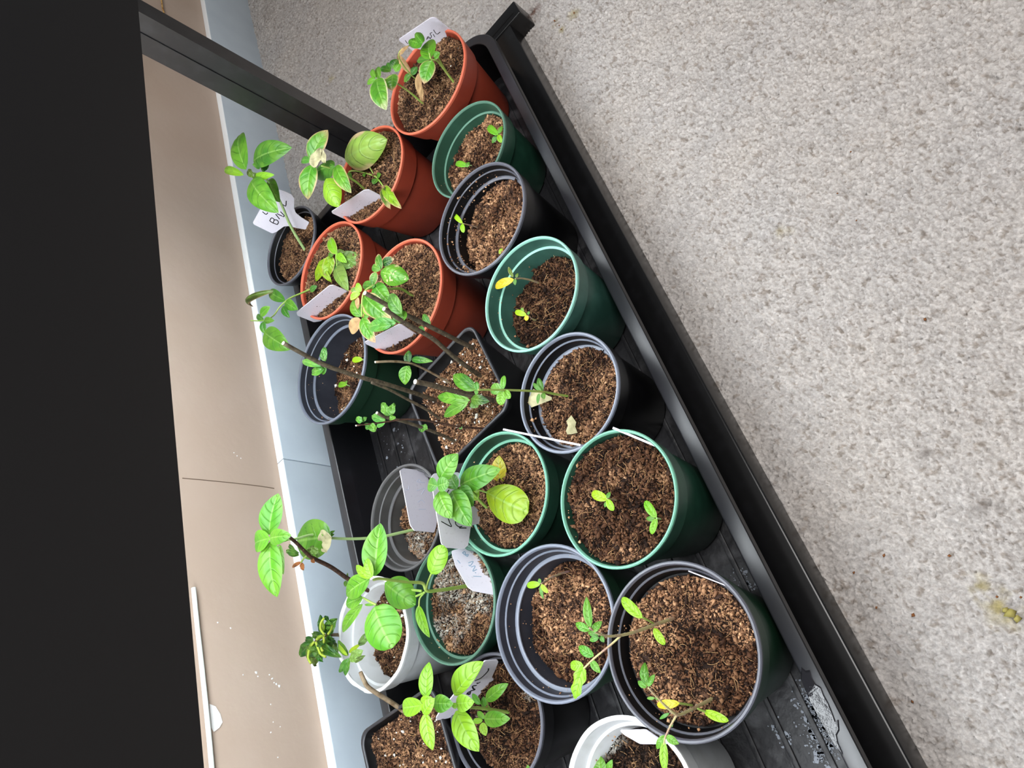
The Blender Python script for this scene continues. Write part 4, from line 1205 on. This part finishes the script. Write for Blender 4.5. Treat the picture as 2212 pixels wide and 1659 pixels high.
# --- P17 brown cutting with shrivelled tips
s = stem('P17', c12((1180, 735), (1080, 690, .094), (925, 600, .121), (780, 500, .148), (620, 420, .176), (560, 370, .186), (480, 290, .199), (420, 240, .208)), (.0023, .0013), MT['bark_brown'], 'twig', MT['cut'])
leaves(s, cE, SE, ((870, 990), (900, 850), 130, 'e', dict(crumple=.35)), ((900, 960), (990, 900), 110, 'e', dict(crumple=.35)), ((940, 980), (1010, 980), 90, 'e', dict(crumple=.3)), ((770, 960), (750, 870), 60, 'm', dict(crumple=.2)), ((700, 960), (520, 930), 110, 'd', dict(crumple=.4)), ((640, 900), (560, 850), 70, 'd', dict(crumple=.4)), ((700, 990), (560, 980), 70, 'd', dict(crumple=.4)),
       ((740, 1090), (605, 1165), 55, 't', dict(mt='brown', name='withered_leaf', pet=((830, 980), (770, 1040)))), ((740, 1100), (770, 1210), 75, 'o', dict(mt='brown', crumple=.3, name='withered_leaf')), ((880, 1040), (930, 1100), 60, 'o', dict(mt='brown', name='withered_leaf')), ((1400, 1340), (1400, 1240), 30, 'd'), ((1390, 1360), (1360, 1440), 60, 'd'), ((560, 770), (480, 800), 24, 'b'))
s = stem('P17', cG((1010, 600), (960, 495), (800, 475), (690, 460), (590, 455), (450, 470), (330, 540)), (.0022, .0014), MT['bark_tan'], 'twig')
leaves(s, cG, SG, ((310, 560), (110, 740), 170, 'd', dict(crumple=.4)), ((300, 560), (330, 890), 200, 'o', dict(crumple=.35)), ((330, 600), (430, 830), 140, 'g', dict(crumple=.4)), ((340, 560), (690, 765), 160, 'd', dict(crumple=.3)), ((430, 450), (400, 180), 100, 'd', dict(crumple=.4)), ((470, 430), (630, 230), 170, 'd', dict(crumple=.35)), ((480, 420), (560, 340), 130, 'g', dict(crumple=.35)),
       ((300, 520), (190, 520), 110, 'd', dict(crumple=.4)), ((440, 480), (280, 440), 110, 'd', dict(crumple=.4)), ((480, 480), (580, 610), 140, 'g', dict(crumple=.35)), ((450, 540), (420, 690), 65, 'y', dict(crumple=.2)), ((290, 560), (230, 760), 60, 'y', dict(crumple=.15, dz=.004)), ((340, 560), (440, 740), 60, 'y', dict(crumple=.15, dz=.004)), ((450, 400), (420, 260), 55, 'y', dict(crumple=.15, dz=.004)), ((340, 520), (440, 460), 60, 'y', dict(dz=.003)), ((580, 560), (630, 740), 110, 'e', dict(crumple=.35)))
rw_ = np.random.default_rng(77)
for (cx_, cy_, n_, rad_) in ((300, 640, 9, 150), (520, 330, 7, 110), (560, 640, 7, 110), (420, 560, 5, 90)):
    sp = []
    for k in range(n_):
        a = rw_.uniform(0, 6.28)
        b0 = (cx_ + rw_.normal() * rad_ * .3, cy_ + rw_.normal() * rad_ * .3)
        t0 = (b0[0] + math.cos(a) * rad_ * rw_.uniform(.5, .9), b0[1] + math.sin(a) * rad_ * rw_.uniform(.5, .9))
        sp.append((b0, t0, rw_.uniform(50, 100), rw_.choice(['d', 'd', 'o', 'g', 'e']), dict(crumple=.55, fold=rw_.uniform(-.8, .9), dz=rw_.uniform(-.002, .009), s=rw_.uniform(-.6, .3), roll=rw_.uniform(-50, 50), serr=.2)))
    leaves(s, cG, SG, *sp)
for pth in (((310, 550), (265, 620), (235, 700), (228, 780), (265, 850)), ((335, 555), (365, 640), (400, 720), (470, 760)), ((450, 450), (400, 380), (405, 290), (450, 220)), ((340, 525), (400, 480), (460, 470)), ((440, 480), (445, 560), (410, 640), (430, 680)), ((500, 450), (540, 390), (560, 320))):
    q = cG(*pth)
    twig_side([at(a[:2], z_on(s, a[:2]) + .008) for a in q], .0011, MT['stalk'], s.o)
# --- P18 stick
s = stem('P18', cH((75, 870), (-80, 760), (-390, 560), (-470, 450), (-520, 330)), (.0022, .0017), MT['bark_tan'], 'twig')
leaves(s, cG, SG, ((780, 740), (640, 530), 110, 'd', dict(crumple=.25)), ((770, 740), (650, 580), 50, 'y', dict(dz=.004)), ((790, 700), (960, 580), 60, 'y', dict(crumple=.15)), ((930, 590), (1100, 430), 120, 'e', dict(crumple=.35)), ((810, 790), (990, 670), 150, 'p', dict(crumple=.3)), ((870, 830), (1020, 740), 70, 'e', dict(crumple=.35)), ((800, 790), (660, 970), 100, 'm', dict(crumple=.25)), ((800, 770), (740, 1020), 90, 'm', dict(crumple=.25)), ((820, 740), (900, 820), 120, 'p', dict(crumple=.3)))
# --- P10
s = stem('P10', c13((850, 860), (700, 885), (590, 900), (490, 905), (450, 840), (330, 830), (200, 815), (80, 800), (25, 810)), (.0017, .0010), MT['stem'])
leaves(s, cF, SF, ((620, 860), (705, 70), 375, 'b', dict(fold=.35, arch=.06, dz=.004)), ((580, 880), (500, 590), 150, 'l', dict(dz=.008)), ((560, 890), (340, 700), 130, 'l', dict(dz=.008)), ((545, 890), (195, 1150), 300, 'b', dict(dz=.006, puff=.8)),
       ((440, 1180), (190, 1290), 200, 'b', dict(dz=-.002, puff=.8)), ((1460, 830), (1650, 400), 285, 'l', dict(prof='round', dz=.014, curl=.2, fold=0, puff=.2, pet=((1390, 1060), (1410, 960)))), ((1270, 1300), (1440, 1780), 150, 'l', dict(dz=.0, fold=.5, pet=((1350, 1120), (1290, 1200)))))
b = branch('P10', s, cF((1370, 1100), (1240, 1160), (1110, 1210), (900, 1130)), (.0010, .0009), MT['stem'])
leaves(b, cF, SF, ((770, 960), (1232, 1290), 470, 'b', dict(curl=.4, fold=0, puff=.5, dz=.01, s=-.25, asym=.0)), )
b = branch('P10', s, cF((640, 1290), (560, 1250), (440, 1180)), (.0009, .0008), MT['stem'])
leaves(b, cF, SF, ((610, 1320), (890, 1930), 590, 'b', dict(curl=.15, fold=.05, puff=.4, dz=.004, prof='round', s=-.15)), ((440, 1280), (140, 1700), 150, 'b', dict(fold=.5, puff=1.2, dz=-.004)), ((470, 1290), (640, 1285), 40, 'b'))
b = branch('P10', s, cF((1320, 1085), (1200, 1070), (1085, 1055)), (.0011, .0011), MT['stem'], 'stub')
# --- P19
s = stem('P19', cH((1535, 890), (1420, 870), (1290, 850), (1140, 830), (1000, 820), (880, 790), (770, 775), (620, 780), (480, 810), (390, 880)), (.0014, .0009), MT['stem'])
leaves(s, cH, SH, ((385, 690), (432, 190), 200, 'l', dict(dz=.006)), ((340, 790), (62, 830), 265, 'l', dict(dz=.008, prof='round')), ((345, 910), (505, 690), 165, 'l', dict(dz=.010)), ((310, 720), (500, 700), 110, 'l', dict(dz=.009)), ((375, 900), (480, 1415), 200, 'l', dict(dz=.005)), ((490, 760), (765, 770), 260, 'b', dict(prof='ovate')),
       ((775, 650), (1185, 188), 290, 'l', dict(dz=.003, asym=.32)), ((800, 770), (1055, 745), 250, 'l', dict(dz=.006)), ((770, 760), (800, 840), 70, 'l', dict(dz=.006)), ((800, 870), (1120, 1432), 330, 'l', dict(dz=.003)), ((1140, 775), (1025, 630), 90, 'b'), ((1200, 820), (1180, 670), 85, 'b'), ((1215, 720), (1525, 490), 180, 'b', dict(pet=((1290, 850), (1240, 790)))),
       ((1190, 980), (1552, 975), 235, 'b'), ((1200, 970), (1095, 880), 90, 'b'), ((1170, 1000), (1035, 1010), 85, 'l'), ((1165, 1030), (1215, 1215), 115, 'y'))
# --- P20
s = stem('P20', c17((800, 1760), (760, 1720), (690, 1690)), (.0008, .0006), MT['stem_pale'])
leaves(s, c17, S17, ((700, 1760), (680, 1490), 190, 'b', dict(serr=.16)), ((780, 1740), (850, 1550), 105, 'b', dict(serr=.16)), ((640, 1760), (590, 1620), 110, 'b', dict(serr=.16)))
s = stem('P19', [(1150, 1690), (1148, 1680), (1146, 1672)], (.0007, .0006), MT['stem_pale'])
leaves(s, lambda *a: list(a), 1.0, ((1146, 1676), (1140, 1652), 14, 'b'))

# ------------------------------------------------------------------ fallen dry leaves, debris
def flat_leaf(name, key, poly, label, m, lift=.002):
    p = POTS[key]
    P = []
    for q in poly:
        b = at(q, p.zs + lift)
        b[2] += 0.0015 * math.sin(q[0] * .3) + .001
        P.append(b)
    P = np.array(P)
    c_ = P.mean(0) + np.array([0, 0, .003])
    n = len(P)
    V = [*P, *(P * .5 + c_ * .5 + np.array([0, 0, .0006])), c_]
    Fc = [(i, (i + 1) % n, n + (i + 1) % n, n + i) for i in range(n)] + [(n + i, n + (i + 1) % n, 2 * n) for i in range(n)]
    return tag(link(name, mesh_py(name, V, Fc), m), label, 'dead leaf', 'dried leaves fallen on the soil')
flat_leaf('dead_leaf', 'P5', c9((578, 620), (610, 640), (700, 680), (775, 715), (770, 735), (660, 775), (620, 800), (555, 822), (543, 800), (560, 720), (572, 660)), 'larger pale triangular dried leaf on the soil of the thick-rimmed black pot', MT['ash'], .006)
flat_leaf('dead_leaf', 'P5', c9((938, 868), (965, 890), (985, 930), (980, 970), (992, 1020), (950, 1035), (905, 1035), (898, 1005), (908, 960), (900, 920)), 'smaller crinkled dried leaf on the soil near the plant label', MT['ash'], .003)
Vd, Fd, n0 = [], [], 0
spec = [(1972, 1328, 3.2), (2051, 1201, 3), (1998, 690, 3), (1910, 1200, 2.6), (1845, 1237, 2.2), (1893, 1313, 2.4), (1892, 1311, 1.5), (1971, 1516, 2.4), (1198, 45, 3.5), (1208, 55, 2.5), (1240, 28, 3), (1212, 64, 2.5), (2205, 1290, 1.8), (2154, 1289, 2.4), (1809, 418, 1.8), (1838, 328, 1.6), (1850, 476, 1.8), (710, 165, 2)]
P = np.array([at(q[:2], .0605 if 1600 < q[0] < 1660 else .001) for q in spec])
V1, F1, C1 = crumbs(P, np.array([q[2] for q in spec]) * .00042, np.array([lin(120, 76, 44)] * len(spec)), 9)
o = link('soil_debris', mesh_np('soil_debris', V1, F1, C1), MT['soil'], smooth=False)
tag(o, 'scattered brown soil crumbs spilled on the grey carpet', 'crumbs', None, 'stuff')
q0 = at((2184, 1325), .001)
V1, F1, C1 = crumbs(np.array([q0, q0 + [.003, .002, 0], q0 + [-.004, -.001, 0]]), np.array([.0035, .002, .0022]), np.array([lin(150, 140, 80)] * 3), 4)
V1[:, 2] = np.clip(V1[:, 2], -.002, .0025)
tag(link('dried_petal', mesh_np('dried_petal', V1, F1, C1), MT['soil'], smooth=True), 'olive dried plant scrap lying on the grey carpet', 'plant scrap')

# ------------------------------------------------------------------ plant labels
LG = 'white plastic plant labels'
def plant_label(poly, A, B, zt, Cc, label, zc=None, strokes=(), ink='ink', th=.0009, sw=.00045, touch=None, dirt=()):
    if touch:                        # (photo point, height): where the tag goes into the soil
        lo_, hi_ = touch[1] + .002, touch[1] + .09
        for _ in range(40):
            zt = (lo_ + hi_) / 2
            PA, PB = at(A, zt), at(B, zt)
            PC = at(Cc, above(Cc, PB[:2], .05, zt))
            n = np.cross(PB - PA, PC - PB)
            if on_plane(touch[0], PA, n)[2] < touch[1]: lo_ = zt
            else: hi_ = zt
    """A flat plastic tag standing in the soil: A-B is its level top edge at height zt, Cc the corner below B."""
    PA, PB = at(A, zt), at(B, zt)
    if zc is None: zc = above(Cc, PB[:2], .05, zt)
    PC = at(Cc, zc)
    n = np.cross(PB - PA, PC - PB)
    n /= np.linalg.norm(n)
    if n @ (CAMP - PA) < 0: n = -n
    F = [on_plane(q, PA, n) for q in poly]
    # round the corners a little
    R_ = []
    k = len(F)
    for i in range(k):
        a, b, c = F[i - 1], F[i], F[(i + 1) % k]
        da, dc = np.linalg.norm(a - b), np.linalg.norm(c - b)
        f = min(.0012, .3 * da, .3 * dc)
        pa, pc = b + (a - b) / da * f, b + (c - b) / dc * f
        R_ += [pa, .25 * pa + .5 * b + .25 * pc, pc]
    Bk = [p - n * th for p in R_]
    k = len(R_)
    V = R_ + Bk
    Fc = [tuple(range(k)), tuple(range(2 * k - 1, k - 1, -1))] + [(i, k + i, k + (i + 1) % k, (i + 1) % k) for i in range(k)]
    me = mesh_py('plant_label', V, Fc)
    o = link('plant_label', me, MT['label'], smooth=False)
    tag(o, label, 'plant label', LG)
    if dirt:
        Pd = np.array([on_plane(q[:2], PA, n) + n * .0001 for q in dirt])
        V1, F1, C1 = crumbs(Pd, np.array([q[2] for q in dirt]) * .0003, np.tile(lin(60, 50, 50), (len(dirt), 1)), 3)
        V1 = V1 - np.outer((V1 - PA) @ n, n) * .7
        sub(link('dirt_speck', mesh_np('dirt_speck', V1, F1, C1), MT['soil'], smooth=False, kind='stuff'), o)
    if strokes:
        Vs, Fs = [], []
        for st in strokes:
            pts = smooth_path([on_plane(q, PA, n) + n * .0001 for q in st], 4)
            v, f = tube_mesh('x', pts, sw, 6)
            v = [p - n * ((p - PA) @ n) * .7 for p in v]
            Fs += [tuple(i + len(Vs) for i in q) for q in f]
            Vs += v
        sub(link('lettering', mesh_py('lettering', Vs, Fs), MT[ink], smooth=False), o)
    return o, n
zs = lambda k: POTS[k].zs
plant_label(cA((485, 385), (885, 115), (925, 108), (965, 118), (1165, 280), (1178, 310), (1165, 345), (1020, 420), (1010, 470), (720, 620), (690, 560), (620, 500), (495, 410)), cA((485, 385))[0], cA((925, 108))[0], zs('P1') + .024, cA((1175, 310))[0], 'white label with the word basil, at the back of the farthest terracotta pot', touch=(cA((850, 500))[0], zs('P1')),
            strokes=[cA((565, 398), (585, 428), (600, 440)), cA((838, 388), (858, 348), (884, 376)), cA((848, 372), (876, 360)), cA((910, 296), (884, 312), (900, 345), (884, 378)), cA((922, 318), (944, 356)), cA((930, 262), (938, 282), (972, 318), (1012, 290)), cA((1102, 350), (1110, 372))])
plant_label(cB((650, 1490), (1180, 1140), (1260, 1132), (1525, 1270), (1532, 1305), (1450, 1430), (1230, 1620), (1030, 1690), (950, 1650), (662, 1515)), cB((650, 1490))[0], cB((1220, 1130))[0], zs('P13') + .022, cB((1532, 1290))[0], 'blank white label with dirt specks, in the terracotta pot with the large pale leaf', dirt=[cB(q)[0] for q in ((1135, 1305, 1), (1105, 1370, 1.6), (1070, 1420, 1.4), (1260, 1350, 1.8), (1270, 1325, 1.2), (820, 1515, 1.5), (995, 1465, 1), (1000, 1580, 1), (1160, 1250, .8), (900, 1580, .9), (1375, 1410, .8))])
plant_label(cD((3, 1040), (425, 695), (470, 688), (675, 772), (688, 800), (640, 890), (480, 1050), (310, 1150), (225, 1162), (15, 1078)), cD((3, 1040))[0], cD((445, 688))[0], zs('P14') + .022, cD((685, 785))[0], 'blank white label with dirt specks, in the terracotta pot with the collapsed basil', dirt=[cD(q)[0] for q in ((265, 960, 3), (300, 962, 1.5), (335, 800, 1.8), (335, 765, 1), (460, 845, 1.6), (545, 745, 1.8), (425, 790, 1.4), (150, 940, 1), (500, 990, 2.4), (520, 985, 2), (545, 965, 1.4), (290, 865, 1))])
plant_label(cD((872, 1420), (1310, 1192), (1350, 1195), (1582, 1350), (1500, 1440), (1300, 1520), (1110, 1540), (895, 1445)), cD((872, 1420))[0], cD((1330, 1190))[0], zs('P15') + .022, cD((1585, 1352))[0], 'blank white label below the terracotta pot of blistered basil, behind the twigs', dirt=[cD(q)[0] for q in ((1168, 1305, 1.4), (1210, 1285, 1.2), (1215, 1312, 1), (1480, 1305, 1.4), (1380, 1280, .8), (1130, 1370, .8), (1300, 1400, .8))])
plant_label(cC((392, 1190), (480, 1030), (700, 760), (800, 788), (885, 828), (922, 880), (918, 1000), (940, 1065), (1020, 1130), (1115, 1185), (1070, 1280), (960, 1262), (850, 1235), (790, 1240), (690, 1312), (640, 1330), (405, 1215)), cC((640, 1330))[0], cC((922, 868))[0], zs('P16') + .030, cC((1090, 1230))[0], 'T-shaped white label lettered with a large B, in the small black pot by the baseboard', zc=zs('P16') + .001,
            strokes=[cC((608, 1168), (650, 1195), (706, 1216)), cC((608, 1168), (632, 1130), (664, 1152), (652, 1194)), cC((660, 1156), (700, 1158), (720, 1186), (706, 1216)), cC((684, 1082), (735, 1145)), cC((700, 1075), (770, 1110)), cC((745, 1050), (770, 1075), (795, 1105), (775, 1115)), cC((820, 912), (812, 978), (775, 958)), cC((515, 1050), (560, 1085), (585, 1062))], sw=.0006)
plant_label(c10((1255, 262), (1285, 245), (1450, 266), (1480, 290), (1520, 380), (1585, 640), (1570, 740), (1552, 800), (1380, 782), (1345, 735)), c10((1360, 770))[0], c10((1258, 252))[0], zs('P11') + .045, c10((1470, 278))[0], 'large lavender white label with faded writing, at the front of the smoky black pot',
            strokes=[c10((1300, 430), (1330, 430), (1330, 400)), c10((1400, 365), (1470, 370)), c10((1400, 365), (1420, 340), (1435, 366)), c10((1400, 440), (1470, 420), (1440, 470)), c10((1410, 540), (1440, 520), (1470, 545)), c10((1420, 600), (1480, 600))], ink='ink_ghost')
plant_label(c11((125, 530), (150, 490), (360, 480), (400, 520), (430, 720), (500, 775), (555, 830), (574, 880), (548, 922), (490, 932), (466, 960), (446, 1110), (410, 1142), (258, 1130), (215, 1095)), c11((232, 1120))[0], c11((128, 500))[0], zs('P6') + .034, c11((380, 490))[0], 'grey-white T-shaped label with black letters behind the basil leaves of the green pot', touch=(c11((560, 885))[0], zs('P6')),
            strokes=[c11((212, 905), (298, 950), (285, 915), (272, 880)), c11((335, 905), (338, 930), (365, 952), (392, 948)), c11((368, 962), (430, 962)), c11((262, 660), (278, 632))], sw=.0005)
plant_label(c13((700, 560), (860, 515), (930, 590), (985, 665), (1030, 730), (1058, 830), (1070, 935), (960, 915), (885, 900), (842, 870), (735, 685)), c13((880, 897))[0], c13((720, 640))[0], zs('P10') + .018, c13((1070, 935))[0], 'grey-white label with faint blue writing, at the rim of the mouldy green pot', zc=zs('P10') + .004,
            strokes=[c13((795, 578), (838, 610)), c13((795, 578), (815, 565), (822, 595)), c13((820, 596), (845, 590), (838, 610)), c13((845, 665), (888, 650), (862, 690), (850, 680)), c13((870, 700), (905, 690), (885, 735), (920, 720)), c13((905, 745), (912, 752)), c13((888, 778), (960, 782)), c13((752, 640), (776, 668))], ink='ink_faint')
plant_label(cH((525, 975), (560, 910), (780, 640), (1200, 180), (1370, 165), (1388, 185), (1345, 300), (1298, 400), (1310, 425), (1370, 425), (1350, 480), (1230, 590), (1100, 690), (900, 870), (700, 970), (545, 998)), cH((530, 985))[0], cH((1200, 180))[0], zs('P19') + .030, cH((1385, 175))[0], 'white T-shaped label with handwritten letters behind the lime green basil',
            strokes=[cH((950, 640), (965, 612), (998, 600), (990, 640), (960, 630), (1000, 612)), cH((1085, 515), (1030, 525), (1040, 560), (1062, 575), (1000, 590)), cH((1092, 478), (1098, 490), (1138, 468)), cH((1250, 280), (1240, 320), (1150, 410), (1060, 452))], sw=.0007)
plant_label(c17((942, 1178), (1280, 1172), (1450, 1290), (1560, 1355), (1205, 1352), (1000, 1235)), c17((942, 1178))[0], c17((1280, 1172))[0], zs('P20') + .012, c17((1205, 1352))[0], 'lilac white blank label leaning in the white tub behind the tomato pot', zc=zs('P20') + .005)
def edge_label(a, b, za, zb, label, h=.012, th=.0009, tilt=.12):
    PA, PB = at(a, za), at(b, zb)
    v = (PA + PB) / 2 - CAMP
    v /= np.linalg.norm(v)
    ax = (PB - PA) / np.linalg.norm(PB - PA)
    dn = v * 0.75 + np.array([0, 0, -1]) * .5
    dn = dn - ax * (dn @ ax)
    dn /= np.linalg.norm(dn)
    n = np.cross(ax, dn)
    V = []
    for s_ in (0, th):
        V += [PA + n * s_, PB + n * s_, PB + n * s_ + dn * h, PA + n * s_ + dn * h * .95]
    o = link('plant_label', mesh_py('plant_label', V, BF), MT['label'], smooth=False)
    tag(o, label, 'plant label', LG)
edge_label(c9((345, 997))[0], c9((1012, 1134))[0], .104, .103, 'white label seen edge-on, lying over the rims between two green pots', h=.006, th=.0015)
edge_label(c9((1290, 985))[0], c9((1655, 1138))[0], .107, .101, 'white label pressed edge-on against the inside rim of the brim-full green pot', h=.010, th=.0016)
edge_label(c15((1785, 338))[0], c15((2105, 462))[0], .104, .100, 'white label edge pressed against the inside rim of the tomato pot', h=.010, th=.0007)
